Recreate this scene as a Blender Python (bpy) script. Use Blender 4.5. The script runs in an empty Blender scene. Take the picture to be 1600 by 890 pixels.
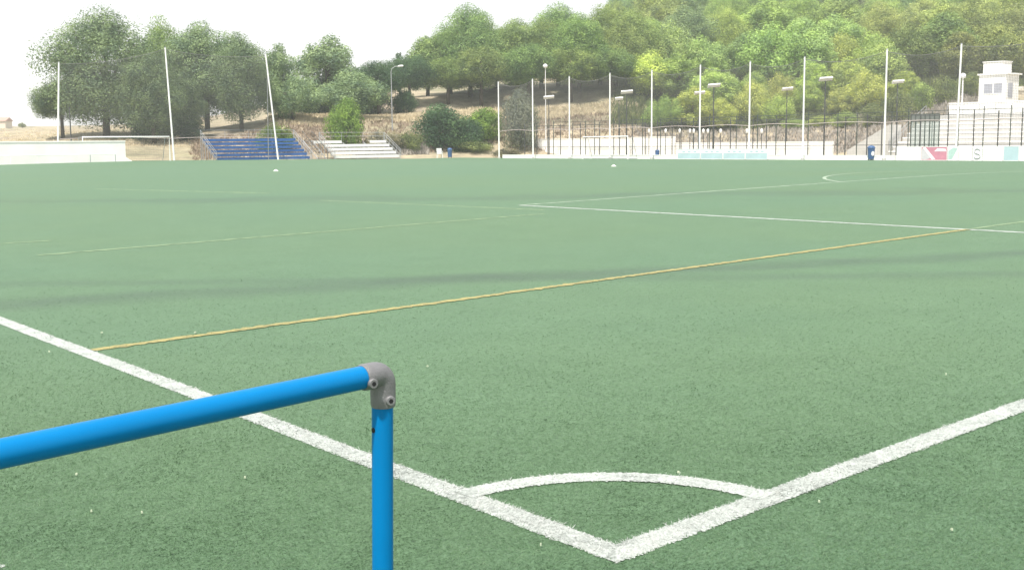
import bpy, math, random
from math import sin, cos, pi, radians
from mathutils import Vector, Matrix, noise

# ------------------------------------------------------------------ basics
S = bpy.context.scene
COL = S.collection
W, UE, SL = 67.845, 91.33, 0.0114          # pitch width, pitch length, cross fall to the touchlines
YAW, PITCH, ROLL, FPX = 0.70397, 0.12396, -0.01062, 1748.9
CAM = Vector((-3.0215, -2.9498, 1.5769))

def v3(u, v, z): return Vector((v, u, z))
_f = v3(cos(PITCH)*cos(YAW), cos(PITCH)*sin(YAW), -sin(PITCH))
_r0 = v3(-sin(YAW), cos(YAW), 0)
_u0 = v3(sin(PITCH)*cos(YAW), sin(PITCH)*sin(YAW), cos(PITCH))
_r = cos(ROLL)*_r0 + sin(ROLL)*_u0
_u = -sin(ROLL)*_r0 + cos(ROLL)*_u0
HF = Vector((sin(YAW), cos(YAW), 0)); HR = _r0

def ray(px, py): return _f + _r*((px-800)/FPX) - _u*((py-441.2)/FPX)
def at(px, py, D):                          # survey point at level distance D ahead
    d = ray(px, py); return CAM + d*(D/d.dot(HF))
def onX(px, X, py=240):
    d = ray(px, py); return CAM + d*((X-CAM.x)/d.x)
def onY(px, Y, py=240):
    d = ray(px, py); return CAM + d*((Y-CAM.y)/d.y)
def depth(p): return (Vector(p)-CAM).dot(HF)
def bearing(p):
    q = Vector(p)-CAM; D = q.dot(HF)
    return 800 + FPX*q.dot(HR)/max(D, 1.0)

def gz(x):
    if x <= 0 or x >= W: return 0.0
    return max(0.0, SL*(W/2 - math.sqrt((x-W/2)**2 + 9)))
def ground(px, py):
    d = ray(px, py); z = 0
    for _ in range(12):
        p = CAM + d*((z-CAM.z)/d.z); z = gz(p.x)
    return p

# ------------------------------------------------------------------ mesh helper
class MB:
    def __init__(s): s.v = []; s.f = []; s.m = []
    def quad(s, a, b, c, d, m=0):
        n = len(s.v); s.v += [tuple(a), tuple(b), tuple(c), tuple(d)]; s.f.append((n, n+1, n+2, n+3)); s.m.append(m)
    def tri(s, a, b, c, m=0):
        n = len(s.v); s.v += [tuple(a), tuple(b), tuple(c)]; s.f.append((n, n+1, n+2)); s.m.append(m)
    def box(s, x0, x1, y0, y1, z0, z1, m=0, M=None):
        n = len(s.v)
        P = [(x, y, z) for z in (z0, z1) for y in (y0, y1) for x in (x0, x1)]
        if M is not None: P = [tuple(M @ Vector(p)) for p in P]
        s.v += P
        for f in ((0,2,3,1),(4,5,7,6),(0,1,5,4),(2,6,7,3),(0,4,6,2),(1,3,7,5)):
            s.f.append(tuple(n+i for i in f)); s.m.append(m)
    def bar(s, a, b, w, h=None, m=0):       # square bar from a to b
        s.tube([a, b], w/2*1.414, 4, m=m, rot=pi/4)
    def tube(s, pts, r, n=8, m=0, cap=True, rot=0.0):
        pts = [Vector(p) for p in pts]; rs = r if isinstance(r, (list, tuple)) else [r]*len(pts)
        base = len(s.v); up = None
        for i, p in enumerate(pts):
            t = (pts[min(i+1, len(pts)-1)] - pts[max(i-1, 0)]).normalized()
            if up is None:
                up = Vector((0, 0, 1)) if abs(t.z) < .9 else Vector((0, 1, 0))
            a = t.cross(up)
            if a.length < 1e-6: a = t.orthogonal()
            a.normalize(); b = a.cross(t).normalized(); up = b
            for k in range(n):
                q = rot + 2*pi*k/n
                s.v.append(tuple(p + (a*cos(q) + b*sin(q))*rs[i]))
        for i in range(len(pts)-1):
            for k in range(n):
                k2 = (k+1) % n
                s.f.append((base+i*n+k, base+i*n+k2, base+(i+1)*n+k2, base+(i+1)*n+k)); s.m.append(m)
        if cap:
            s.f.append(tuple(base+k for k in reversed(range(n)))); s.m.append(m)
            e = base+(len(pts)-1)*n
            s.f.append(tuple(e+k for k in range(n))); s.m.append(m)
    def build(s, name, mats, parent=None, smooth=False):
        me = bpy.data.meshes.new(name); me.from_pydata(s.v, [], s.f)
        if not isinstance(mats, (list, tuple)): mats = [mats]
        for m in mats: me.materials.append(m)
        if len(mats) > 1: me.polygons.foreach_set('material_index', s.m)
        if smooth: me.polygons.foreach_set('use_smooth', [True]*len(s.f))
        me.update()
        o = bpy.data.objects.new(name, me); COL.objects.link(o)
        if parent is not None: o.parent = parent
        return o
def smooth_by_angle(o, deg=40):
    o.data.polygons.foreach_set('use_smooth', [True]*len(o.data.polygons))
    try: o.data.set_sharp_from_angle(angle=radians(deg))
    except Exception: pass
def tag(o, label=None, cat=None, group=None, kind=None):
    if label: o['label'] = label
    if cat: o['category'] = cat
    if group: o['group'] = group
    if kind: o['kind'] = kind
    return o
def empty(name, loc=(0, 0, 0), rz=0, sc=1.0):
    o = bpy.data.objects.new(name, None); COL.objects.link(o)
    o.location = loc; o.rotation_euler = (0, 0, rz); o.scale = sc if isinstance(sc, (tuple, list)) else (sc, sc, sc)
    o.empty_display_size = .3
    return o
def copy_tree(o, parent=None):
    c = o.copy(); COL.objects.link(c); c.parent = parent
    for ch in list(o.children): copy_tree(ch, c)
    return c
def L(r, g, b):                             # display sRGB 0-255 to linear
    f = lambda c: (c/255/12.92) if c/255 <= .04045 else ((c/255+.055)/1.055)**2.4
    return (f(r), f(g), f(b), 1)

# ------------------------------------------------------------------ materials
def newmat(name):
    m = bpy.data.materials.new(name); m.use_nodes = True
    nt = m.node_tree; nt.nodes.clear()
    out = nt.nodes.new('ShaderNodeOutputMaterial')
    return m, nt, out
def N(nt, t, **k):
    n = nt.nodes.new(t)
    for a, b in k.items():
        if a in n.inputs.keys() if hasattr(n.inputs, 'keys') else False: n.inputs[a].default_value = b
        else: setattr(n, a, b)
    return n
def noise_node(nt, vec, scale, detail=4, rough=.55, dist=0.0):
    n = nt.nodes.new('ShaderNodeTexNoise'); n.inputs['Scale'].default_value = scale
    n.inputs['Detail'].default_value = detail; n.inputs['Roughness'].default_value = rough; n.inputs['Distortion'].default_value = dist
    if vec is not None: nt.links.new(vec, n.inputs['Vector'])
    return n
def ramp(nt, fac, stops):
    r = nt.nodes.new('ShaderNodeValToRGB'); e = r.color_ramp.elements
    while len(e) < len(stops): e.new(.5)
    for el, (p, c) in zip(e, stops): el.position = p; el.color = c if len(c) == 4 else (*c, 1)
    nt.links.new(fac, r.inputs['Fac']); return r
def mix(nt, fac, a, b, mode='MIX'):
    n = nt.nodes.new('ShaderNodeMix'); n.data_type = 'RGBA'; n.blend_type = mode
    for sock, val in ((n.inputs[0], fac), (n.inputs[6], a), (n.inputs[7], b)):
        if hasattr(val, 'is_linked') or hasattr(val, 'links'): nt.links.new(val, sock)
        else: sock.default_value = val
    return n.outputs[2]
def math_node(nt, op, a, b=None):
    n = nt.nodes.new('ShaderNodeMath'); n.operation = op
    for i, val in enumerate((a, b)):
        if val is None: continue
        if hasattr(val, 'links'): nt.links.new(val, n.inputs[i])
        else: n.inputs[i].default_value = val
    return n.outputs[0]
def plain(name, col, rough=.6, metal=0.0, var=.12, scale=6.0, spec=.4, bump=0.0):
    m, nt, out = newmat(name)
    b = N(nt, 'ShaderNodeBsdfPrincipled'); tc = N(nt, 'ShaderNodeTexCoord')
    n = noise_node(nt, tc.outputs['Object'], scale, 5)
    r = ramp(nt, n.outputs['Fac'], [(.3, tuple(c*(1-var) for c in col[:3])), (.7, tuple(min(1, c*(1+var*.6)) for c in col[:3]))])
    nt.links.new(r.outputs[0], b.inputs['Base Color'])
    b.inputs['Roughness'].default_value = rough; b.inputs['Metallic'].default_value = metal
    b.inputs['Specular IOR Level'].default_value = spec
    if bump:
        n2 = noise_node(nt, tc.outputs['Object'], scale*12, 3); bp = N(nt, 'ShaderNodeBump')
        bp.inputs['Strength'].default_value = bump; bp.inputs['Distance'].default_value = .01
        nt.links.new(n2.outputs['Fac'], bp.inputs['Height']); nt.links.new(bp.outputs[0], b.inputs['Normal'])
    nt.links.new(b.outputs[0], out.inputs[0]); return m

def foliage_mat(name):
    m, nt, out = newmat(name)
    oi = N(nt, 'ShaderNodeObjectInfo'); tc = N(nt, 'ShaderNodeTexCoord')
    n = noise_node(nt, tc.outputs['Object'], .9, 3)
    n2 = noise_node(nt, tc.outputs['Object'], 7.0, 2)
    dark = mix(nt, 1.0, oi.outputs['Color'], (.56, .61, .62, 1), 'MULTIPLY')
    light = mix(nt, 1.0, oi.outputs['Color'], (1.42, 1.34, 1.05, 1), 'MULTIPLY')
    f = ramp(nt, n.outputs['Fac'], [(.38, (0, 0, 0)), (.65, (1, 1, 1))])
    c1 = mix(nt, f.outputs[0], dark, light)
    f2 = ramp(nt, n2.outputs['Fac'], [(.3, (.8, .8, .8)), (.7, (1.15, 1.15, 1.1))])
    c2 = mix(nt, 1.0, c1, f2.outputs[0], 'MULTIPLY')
    d = N(nt, 'ShaderNodeBsdfDiffuse'); t = N(nt, 'ShaderNodeBsdfTranslucent')
    nt.links.new(c2, d.inputs[0]); tcx = mix(nt, 1.0, c2, (1.1, 1.15, .7, 1), 'MULTIPLY'); nt.links.new(tcx, t.inputs[0])
    ms = N(nt, 'ShaderNodeMixShader'); ms.inputs[0].default_value = .3
    nt.links.new(d.outputs[0], ms.inputs[1]); nt.links.new(t.outputs[0], ms.inputs[2])
    nt.links.new(ms.outputs[0], out.inputs[0]); return m

TURF_A, TURF_B = (.039, .088, .034), (.085, .158, .080)
def turf_color(nt, P):
    """green of the carpet: fibre mottling, patches, dark wavy bands (all in metres on the ground)"""
    big = noise_node(nt, P, .12, 4, .55); mid = noise_node(nt, P, 1.3, 5, .6); fine = noise_node(nt, P, 38, 4, .65)
    mp = N(nt, 'ShaderNodeMapping'); mp.inputs['Rotation'].default_value = (0, 0, radians(40)); mp.inputs['Scale'].default_value = (1, 3.2, 1)
    nt.links.new(P, mp.inputs[0])
    clump = noise_node(nt, mp.outputs[0], 17, 4, .6, .6)
    base = ramp(nt, fine.outputs['Fac'], [(.28, TURF_A), (.72, TURF_B)])
    pm = ramp(nt, mid.outputs['Fac'], [(.3, (.9, .92, .88)), (.7, (1.08, 1.06, 1.08))])
    c = mix(nt, 1.0, base.outputs[0], pm.outputs[0], 'MULTIPLY')
    pb = ramp(nt, big.outputs['Fac'], [(.35, (1.07, 1.02, .92)), (.65, (.95, 1.0, 1.04))])
    c = mix(nt, 1.0, c, pb.outputs[0], 'MULTIPLY')
    pc = ramp(nt, clump.outputs['Fac'], [(.30, (.66, .68, .68)), (.46, (1, 1, 1)), (.62, (1, 1, 1)), (.78, (1.16, 1.14, 1.12))])
    c = mix(nt, 1.0, c, pc.outputs[0], 'MULTIPLY')
    # darker wavy bands lying across the pitch, broken by noise
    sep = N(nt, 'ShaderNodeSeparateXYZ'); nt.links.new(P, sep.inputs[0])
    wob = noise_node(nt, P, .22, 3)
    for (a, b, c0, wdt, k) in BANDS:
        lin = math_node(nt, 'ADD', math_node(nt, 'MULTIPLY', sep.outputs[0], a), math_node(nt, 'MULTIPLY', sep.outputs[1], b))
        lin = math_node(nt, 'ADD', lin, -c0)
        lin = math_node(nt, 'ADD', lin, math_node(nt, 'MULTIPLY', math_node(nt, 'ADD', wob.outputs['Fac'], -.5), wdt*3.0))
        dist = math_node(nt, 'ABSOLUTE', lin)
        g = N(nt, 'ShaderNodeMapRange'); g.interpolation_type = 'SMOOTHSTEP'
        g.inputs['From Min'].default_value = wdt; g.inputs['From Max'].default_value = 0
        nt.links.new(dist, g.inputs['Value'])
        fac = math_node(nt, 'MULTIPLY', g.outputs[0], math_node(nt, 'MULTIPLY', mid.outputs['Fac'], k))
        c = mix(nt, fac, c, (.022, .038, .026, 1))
    return c, clump, fine
# the darker bands run through surveyed ground points
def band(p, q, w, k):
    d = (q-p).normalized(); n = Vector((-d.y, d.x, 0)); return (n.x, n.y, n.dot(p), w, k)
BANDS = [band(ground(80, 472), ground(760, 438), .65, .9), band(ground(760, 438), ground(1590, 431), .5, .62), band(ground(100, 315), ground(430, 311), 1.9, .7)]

def turf_mat():
    m, nt, out = newmat('artificial_turf')
    tc = N(nt, 'ShaderNodeTexCoord'); P = tc.outputs['Object']
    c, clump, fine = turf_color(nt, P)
    b = N(nt, 'ShaderNodeBsdfPrincipled')
    nt.links.new(c, b.inputs['Base Color']); b.inputs['Roughness'].default_value = .62; b.inputs['Specular IOR Level'].default_value = .35
    b.inputs['Sheen Weight'].default_value = .22; b.inputs['Sheen Roughness'].default_value = .5; b.inputs['Sheen Tint'].default_value = (.6, .85, .65, 1)
    h = math_node(nt, 'ADD', clump.outputs['Fac'], math_node(nt, 'MULTIPLY', fine.outputs['Fac'], .8))
    bp = N(nt, 'ShaderNodeBump'); bp.inputs['Strength'].default_value = .55; bp.inputs['Distance'].default_value = .02
    nt.links.new(h, bp.inputs['Height']); nt.links.new(bp.outputs[0], b.inputs['Normal'])
    nt.links.new(b.outputs[0], out.inputs[0]); return m
def paint_mat(name, col, wear):
    """white or yellow fibres with green ones showing where the paint has worn"""
    m, nt, out = newmat(name)
    tc = N(nt, 'ShaderNodeTexCoord'); P = tc.outputs['Object']
    a = noise_node(nt, P, 55, 4, .7); g = noise_node(nt, P, 6, 3, .6)
    w = math_node(nt, 'ADD', math_node(nt, 'MULTIPLY', a.outputs['Fac'], .6), math_node(nt, 'MULTIPLY', g.outputs['Fac'], .4))
    f = ramp(nt, w, [(wear, (1, 1, 1)), (wear+.12, (0, 0, 0))])
    c = mix(nt, f.outputs[0], col, tuple(.55*q for q in col[:3]) + (1,))
    b = N(nt, 'ShaderNodeBsdfPrincipled'); nt.links.new(c, b.inputs['Base Color']); b.inputs['Roughness'].default_value = .7
    b.inputs['Specular IOR Level'].default_value = .3
    b.inputs['Sheen Weight'].default_value = .22; b.inputs['Sheen Roughness'].default_value = .5; b.inputs['Sheen Tint'].default_value = (.6, .85, .65, 1)
    bp = N(nt, 'ShaderNodeBump'); bp.inputs['Strength'].default_value = .5; bp.inputs['Distance'].default_value = .012
    nt.links.new(a.outputs['Fac'], bp.inputs['Height']); nt.links.new(bp.outputs[0], b.inputs['Normal'])
    nt.links.new(b.outputs[0], out.inputs[0]); return m
def terrain_mat():
    m, nt, out = newmat('dry_hillside')
    tc = N(nt, 'ShaderNodeTexCoord'); P = tc.outputs['Object']
    a = noise_node(nt, P, .05, 5, .6); b_ = noise_node(nt, P, .6, 5, .65); c_ = noise_node(nt, P, 4, 4, .7)
    r1 = ramp(nt, a.outputs['Fac'], [(.35, (.30, .25, .20)), (.5, (.40, .345, .25)), (.65, (.24, .23, .155))])
    r2 = ramp(nt, b_.outputs['Fac'], [(.3, (.68, .66, .68)), (.7, (1.2, 1.18, 1.1))])
    r3 = ramp(nt, c_.outputs['Fac'], [(.3, (.75, .75, .75)), (.7, (1.15, 1.15, 1.15))])
    c = mix(nt, 1.0, mix(nt, 1.0, r1.outputs[0], r2.outputs[0], 'MULTIPLY'), r3.outputs[0], 'MULTIPLY')
    b = N(nt, 'ShaderNodeBsdfPrincipled'); nt.links.new(c, b.inputs['Base Color']); b.inputs['Roughness'].default_value = .95
    b.inputs['Specular IOR Level'].default_value = .1
    nt.links.new(b.outputs[0], out.inputs[0]); return m
def glass_mat(name, col, alpha):
    m, nt, out = newmat(name)
    t = N(nt, 'ShaderNodeBsdfTransparent'); g = N(nt, 'ShaderNodeBsdfPrincipled')
    g.inputs['Base Color'].default_value = col; g.inputs['Roughness'].default_value = .12
    ms = N(nt, 'ShaderNodeMixShader'); ms.inputs[0].default_value = alpha
    nt.links.new(t.outputs[0], ms.inputs[1]); nt.links.new(g.outputs[0], ms.inputs[2]); nt.links.new(ms.outputs[0], out.inputs[0]); return m

M = {}
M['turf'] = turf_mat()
M['white_line'] = paint_mat('white_line_paint', (.40, .42, .40, 1), .40)
M['worn_line'] = paint_mat('worn_white_line_paint', (.36, .44, .33, 1), .46)
M['faint_line'] = paint_mat('faint_line_paint', (.22, .30, .16, 1), .42)
M['yellow_line'] = paint_mat('yellow_line_paint', (.31, .258, .088, 1), .41)
M['terrain'] = terrain_mat()
M['leaf'] = foliage_mat('pine_needles')
M['bark'] = plain('bark', (.10, .078, .06), .95, var=.35, scale=4, spec=.1)
M['blue_paint'] = plain('blue_rail_paint', (.0, .160, .405), .38, var=.09, scale=3, spec=.14)
M['cast'] = plain('cast_aluminium', (.205, .205, .212), .55, metal=.35, var=.18, scale=22, bump=.25)
M['dark'] = plain('dark_recess', (.012, .012, .014), .8, var=.1)
M['white_metal'] = plain('white_pole_paint', (.83, .83, .81), .45, var=.08, scale=1.2)
M['galv'] = plain('galvanised_steel', (.42, .43, .44), .5, metal=.5, var=.15)
M['wire'] = plain('fence_wire', (.16, .18, .17), .6, var=.15)
M['dark_green'] = plain('dark_green_post_paint', (.035, .055, .045), .5, var=.15)
M['dark_post'] = plain('dark_grey_post', (.055, .06, .06), .5, var=.15)
M['net'] = plain('grey_twine', (.20, .195, .19), .9, var=.1, spec=.1)
M['net_rope'] = plain('pale_rope', (.50, .42, .40), .9, var=.15, spec=.1)
M['white_wall'] = plain('white_rendered_wall', (.87, .86, .83), .85, var=.07, scale=.7, spec=.15)
M['concrete'] = plain('pale_concrete', (.53, .515, .49), .9, var=.16, scale=.8, spec=.15, bump=.2)
M['blue_seat'] = plain('blue_bench', (.03, .115, .33), .5, var=.18, scale=2)
M['white_seat'] = plain('white_bench', (.80, .79, .76), .5, var=.06, scale=2)
M['glass'] = glass_mat('greenish_glass', (.30, .38, .36, 1), .38)
M['window'] = plain('window_glass', (.36, .37, .42), .15, var=.12, scale=2, spec=.6)
M['pale_blue'] = plain('pale_blue_board', (.42, .56, .60), .5, var=.10, scale=1.2)
M['pink'] = plain('pink_board_print', (.55, .24, .31), .5, var=.12, scale=2)
M['white_board'] = plain('white_board', (.80, .79, .80), .5, var=.05, scale=1)
M['teal_board'] = plain('pale_teal_board', (.42, .58, .54), .5, var=.1)
M['grey_print'] = plain('grey_board_print', (.56, .55, .57), .6, var=.1)
M['lamp_white'] = plain('lamp_housing', (.80, .80, .78), .4, var=.05)
M['bin_blue'] = plain('blue_bin_plastic', (.045, .105, .24), .45, var=.12, scale=4)
M['plastic_white'] = plain('white_plastic', (.78, .79, .78), .4, var=.06)
M['scrap'] = plain('pale_scrap', (.44, .50, .36), .8, var=.15)
M['cone'] = plain('white_cone_plastic', (.78, .80, .72), .5, var=.05)
M['roof_tile'] = plain('terracotta_tile', (.42, .27, .22), .8, var=.2)
M['cream'] = plain('cream_render', (.62, .55, .46), .85, var=.1)
M['rock'] = plain('pale_limestone', (.48, .44, .36), .9, var=.2, scale=1, bump=.4)
M['straw'] = plain('dry_straw', (.60, .51, .35), .95, var=.3, scale=.8, spec=.1)
M['brown_brush'] = plain('brown_brush', (.31, .24, .18), .95, var=.35, scale=.7, spec=.1)
M['grey_brush'] = plain('grey_brush', (.33, .30, .265), .95, var=.3, scale=.8, spec=.1)

# ------------------------------------------------------------------ camera, world, sun
cd = bpy.data.cameras.new('camera'); cam = bpy.data.objects.new('camera', cd); COL.objects.link(cam)
cd.sensor_width = 36; cd.lens = FPX/1600*36; cd.clip_start = .05; cd.clip_end = 5000; cd.shift_y = -3.8/1600
mw = Matrix.Identity(4)
for i in range(3): mw[i][0] = _r[i]; mw[i][1] = _u[i]; mw[i][2] = -_f[i]; mw[i][3] = CAM[i]
cam.matrix_world = mw; S.camera = cam

SUN_EL, SUN_SIDE = radians(61), radians(-160)      # sun high, behind the viewer and to the left
hd = HF*cos(SUN_SIDE) + HR*sin(SUN_SIDE)           # horizontal direction towards the sun
to_sun = Vector((hd.x*cos(SUN_EL), hd.y*cos(SUN_EL), sin(SUN_EL)))
wd = bpy.data.worlds.new('World'); S.world = wd; wd.use_nodes = True
nt = wd.node_tree; nt.nodes.clear()
wo = nt.nodes.new('ShaderNodeOutputWorld'); bg = nt.nodes.new('ShaderNodeBackground'); sky = nt.nodes.new('ShaderNodeTexSky')
sky.sky_type = 'NISHITA'; sky.sun_disc = False; sky.sun_elevation = SUN_EL
sky.sun_rotation = math.atan2(hd.x, hd.y); sky.dust_density = 1.5; sky.air_density = 1.0; sky.ozone_density = 1
wtc = nt.nodes.new('ShaderNodeTexCoord'); cl = noise_node(nt, wtc.outputs['Generated'], 2.2, 4, .5)
cf = ramp(nt, cl.outputs['Fac'], [(.3, (.86, .86, .86)), (.7, (.97, .97, .97))])
cl2 = ramp(nt, cl.outputs['Fac'], [(.3, (.93, .94, .96)), (.7, (1.06, 1.06, 1.05))])
veil = mix(nt, 1.0, cl2.outputs[0], (3.6, 3.64, 3.70, 1), 'MULTIPLY')       # thin bright cloud over the blue
skc = mix(nt, cf.outputs[0], sky.outputs[0], veil)
nt.links.new(skc, bg.inputs[0]); bg.inputs[1].default_value = .15; nt.links.new(bg.outputs[0], wo.inputs[0])
sd = bpy.data.lights.new('sun', 'SUN'); sd.energy = 3.4; sd.angle = radians(2.5); sd.color = (1, .955, .88)
sun = bpy.data.objects.new('sun', sd); COL.objects.link(sun); sun.rotation_euler = to_sun.to_track_quat('Z', 'Y').to_euler()
S.view_settings.view_transform = 'Standard'; S.view_settings.look = 'None'; S.view_settings.gamma = 1
S.view_settings.use_curve_mapping = False; S.view_settings.exposure = 1.0
S.render.engine = 'CYCLES'; S.cycles.max_bounces = 6; S.cycles.transparent_max_bounces = 24
try: S.cycles.use_denoising = True
except Exception: pass

# ------------------------------------------------------------------ terrain
G0 = 'flat'
PROF = {  # survey: bearing -> (distance, sight line row of the ground)
 -900: [(105,G0),(130,224),(200,214),(400,208),(900,206)],
 0:    [(105,G0),(130,222),(200,208),(400,199),(900,197)],
 150:  [(103,G0),(125,216),(135,208),(200,204),(400,198),(900,197)],
 300:  [(112,G0),(123,222),(137,205),(152,198),(220,190),(400,186),(900,192)],
 450:  [(117,G0),(126,216),(133,190),(148,183),(166,170),(222,160),(400,175),(900,186)],
 600:  [(125,G0),(133,216),(139,186),(149,180),(160,160),(176,142),(226,132),(400,150),(900,180)],
 700:  [(130,G0),(138,216),(144,187),(152,180),(164,153),(184,140),(234,120),(400,140),(900,180)],
 800:  [(134,G0),(141,205),(149,190),(158,177),(170,137),(186,128),(236,95),(330,70),(500,110),(900,170)],
 950:  [(136,G0),(143,205),(150,178),(156,172),(168,140),(180,128),(230,85),(330,35),(500,80),(900,170)],
 1100: [(132,G0),(145,205),(155,190),(180,138),(215,88),(260,45),(340,2),(500,20),(900,150)],
 1300: [(125,G0),(140,200),(155,180),(180,132),(215,85),(260,45),(340,2),(500,20),(900,150)],
 1500: [(112,G0),(125,172),(135,152),(160,128),(185,103),(215,75),(260,40),(340,-2),(500,20),(900,150)],
 2600: [(112,G0),(125,172),(135,152),(160,128),(185,103),(215,75),(260,40),(340,-2),(500,20),(900,150)]}
DGX = [90,100,104,108,112,116,120,124,128,132,136,140,145,150,155,160,165,170,175,180,190,200,215,230,245,260,280,300,340,400,500,900]
def bank_line(px): return (UE+10-CAM.y)/(HF.y+HR.y*(px-800)/FPX)      # foot of the bank behind the bleachers
def lerp_table(tb, x):
    if x <= tb[0][0]: return tb[0][1]
    for (a, b), (c, d) in zip(tb, tb[1:]):
        if x <= c: return b + (d-b)*(x-a)/(c-a)
    return tb[-1][1]
KB = sorted(PROF); ZT = {}
for b in KB:
    t = [(0, 0.0)]
    for D, y in PROF[b]: t.append((D, 0.0 if y == G0 else at(b, y, D).z))
    ZT[b] = t
def terrain_z(x, y, rough=True):
    q = Vector((x, y, 0)) - CAM; D = q.dot(HF)
    if D < 60: return 0.0
    b = 800 + FPX*q.dot(HR)/D; b = min(max(b, KB[0]), KB[-1]-1)
    for i in range(len(KB)-1):
        if KB[i] <= b < KB[i+1]: break
    t = (b-KB[i])/(KB[i+1]-KB[i])
    z = lerp_table(ZT[KB[i]], D)*(1-t) + lerp_table(ZT[KB[i+1]], D)*t
    if rough and z > .3: z += min(1, z/4)*(.5*noise.noise(Vector((x*.11, y*.11, 0))) + .18*noise.noise(Vector((x*.45, y*.45, 3))))
    return z
def axis(lo, hi, fine0, fine1, step):
    a = []; x = fine0
    while x <= fine1: a.append(x); x += step
    d = step; x = fine0
    left = []
    while x > lo: d *= 1.35; x -= d; left.append(max(x, lo))
    d = step; x = a[-1]; right = []
    while x < hi: d *= 1.35; x += d; right.append(min(x, hi))
    return left[::-1] + a + right
XS = axis(-1000, 1300, -45, 300, 2.5); YS = axis(-800, 1500, 20, 330, 2.5)
TX0, TX1, TY0, TY1 = -14.0, 74.0, -14.0, UE+5.2
mb = MB()
for y in YS:
    for x in XS:
        z = terrain_z(x, y)
        if TX0 < x < TX1 and TY0 < y < TY1: z -= .25
        else: z -= .012
        mb.v.append((x, y, z))
nx = len(XS)
for j in range(len(YS)-1):
    for i in range(nx-1):
        k = j*nx+i; mb.f.append((k, k+1, k+nx+1, k+nx)); mb.m.append(0)
tag(mb.build('ground', M['terrain'], smooth=True), 'dry earth and hillside around the pitch', kind='structure')

# pitch turf: one sheet with the cross fall of the pitch
mb = MB()
xs = [TX0, -8, -4, 0] + [i*1.0 for i in range(1, 68)] + [W, 70, TX1]
ys = [TY0, 0, 20, 40, 60, 80, TY1]
for y in ys:
    for x in xs: mb.v.append((x, y, gz(x)))
for j in range(len(ys)-1):
    for i in range(len(xs)-1):
        k = j*len(xs)+i; mb.f.append((k, k+1, k+len(xs)+1, k+len(xs))); mb.m.append(0)
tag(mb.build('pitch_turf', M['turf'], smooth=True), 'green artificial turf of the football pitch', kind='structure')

# painted lines
def strip(name, pts, w, mat, step=.2, jit=.01, lift=.003, label=None, seed=0):
    rng = random.Random(seed); P = []
    pts = [Vector((p[0], p[1], 0)) for p in pts]
    for a, b in zip(pts, pts[1:]):
        n = max(1, int((b-a).length/step))
        for i in range(n): P.append(a.lerp(b, i/n))
    P.append(pts[-1]); mb = MB()
    for i, p in enumerate(P):
        t = (P[min(i+1, len(P)-1)]-P[max(i-1, 0)]).normalized(); n = Vector((-t.y, t.x, 0))
        wl = .004*math.sin(i*step*1.1) if jit else 0
        for s in (-1, 1):
            q = p + n*s*(w/2 + wl*s + rng.gauss(0, jit)) + t*rng.gauss(0, jit*.4)
            mb.v.append((q.x, q.y, gz(q.x)+lift))
    for i in range(len(P)-1): mb.f.append((2*i, 2*i+2, 2*i+3, 2*i+1)); mb.m.append(0)
    o = mb.build(name, mat); tag(o, label, kind='structure'); return o
hw = .058
strip('touchline_marking', [(-.036, -.036), (0, 9), (0, 12)], .142, M['white_line'], .007, .006, label='white painted touchline from the corner, near stretch', seed=1)
strip('touchline_marking', [(0, 12), (0, UE)], .142, M['white_line'], .3, .006, label='white painted touchline, far stretch', seed=2)
strip('goal_line_marking', [(-.107, -.0365), (9, 0), (12, 0)], .142, M['white_line'], .007, .006, lift=.0045, label='white painted goal line from the corner, near stretch', seed=3)
strip('goal_line_marking', [(12, 0), (W, 0)], .142, M['white_line'], .3, .006, lift=.0045, label='white painted goal line, far stretch', seed=4)
strip('corner_arc_marking', [(-.022+.955*sin(a), -.022+.955*cos(a)) for a in [i*pi/2/60 for i in range(61)]], .130, M['white_line'], .007, .005, lift=.006, label='white painted quarter circle at the corner', seed=5)
PX0 = W/2-20.16
strip('penalty_area_marking', [(PX0, .06), (PX0, 16.5)], .14, M['white_line'], .05, .01, label='white painted side line of the penalty area', seed=6)
strip('penalty_area_marking', [(PX0, 16.5), (W/2+20.16, 16.5)], .15, M['worn_line'], .2, .02, lift=.0045, label='worn white front line of the penalty area', seed=7)
strip('penalty_area_marking', [(W/2+20.16, .06), (W/2+20.16, 16.4)], .12, M['worn_line'], .3, .01, label='white far side line of the penalty area', seed=8)
a0 = math.asin(5.5/9.15)
strip('penalty_arc_marking', [(W/2-9.15*cos(t), 11+9.15*sin(t)) for t in [a0+(pi-2*a0)*i/60 for i in range(61)]], .12, M['worn_line'], .3, .0, lift=.006, label='white arc in front of the penalty area', seed=9)
strip('seven_a_side_marking', [(.06, 5.766), (PX0, 5.766)], .11, M['yellow_line'], .04, .012, lift=.006, label='yellow painted line crossing the pitch', seed=10)
strip('seven_a_side_marking', [(PX0+.13, 5.766), (W-.06, 5.766)], .08, M['faint_line'], .1, .012, lift=.0045, label='faded yellowish line inside the penalty area', seed=16)
fa, fb = ground(60, 399), ground(850, 334)
strip('faint_cross_marking', [(fa.x, fa.y), (fb.x, fb.y)], .10, M['faint_line'], .08, .02, lift=.0045, label='faint pale line crossing the pitch before the bleachers', seed=11)
fa, fb = ground(500, 313), ground(850, 328)
strip('faint_side_marking', [(fa.x, fa.y), (fb.x, fb.y)], .11, M['faint_line'], .08, .02, label='faint pale line slanting to the penalty corner', seed=12)
fa, fb = ground(-60, 384), ground(82, 376)
strip('faint_cross_marking', [(fa.x, fa.y), (fb.x, fb.y)], .10, M['faint_line'], .08, .02, lift=.0045, label='short faint line at the left edge', seed=13)
fa, fb = ground(150, 295), ground(420, 302)
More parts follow.
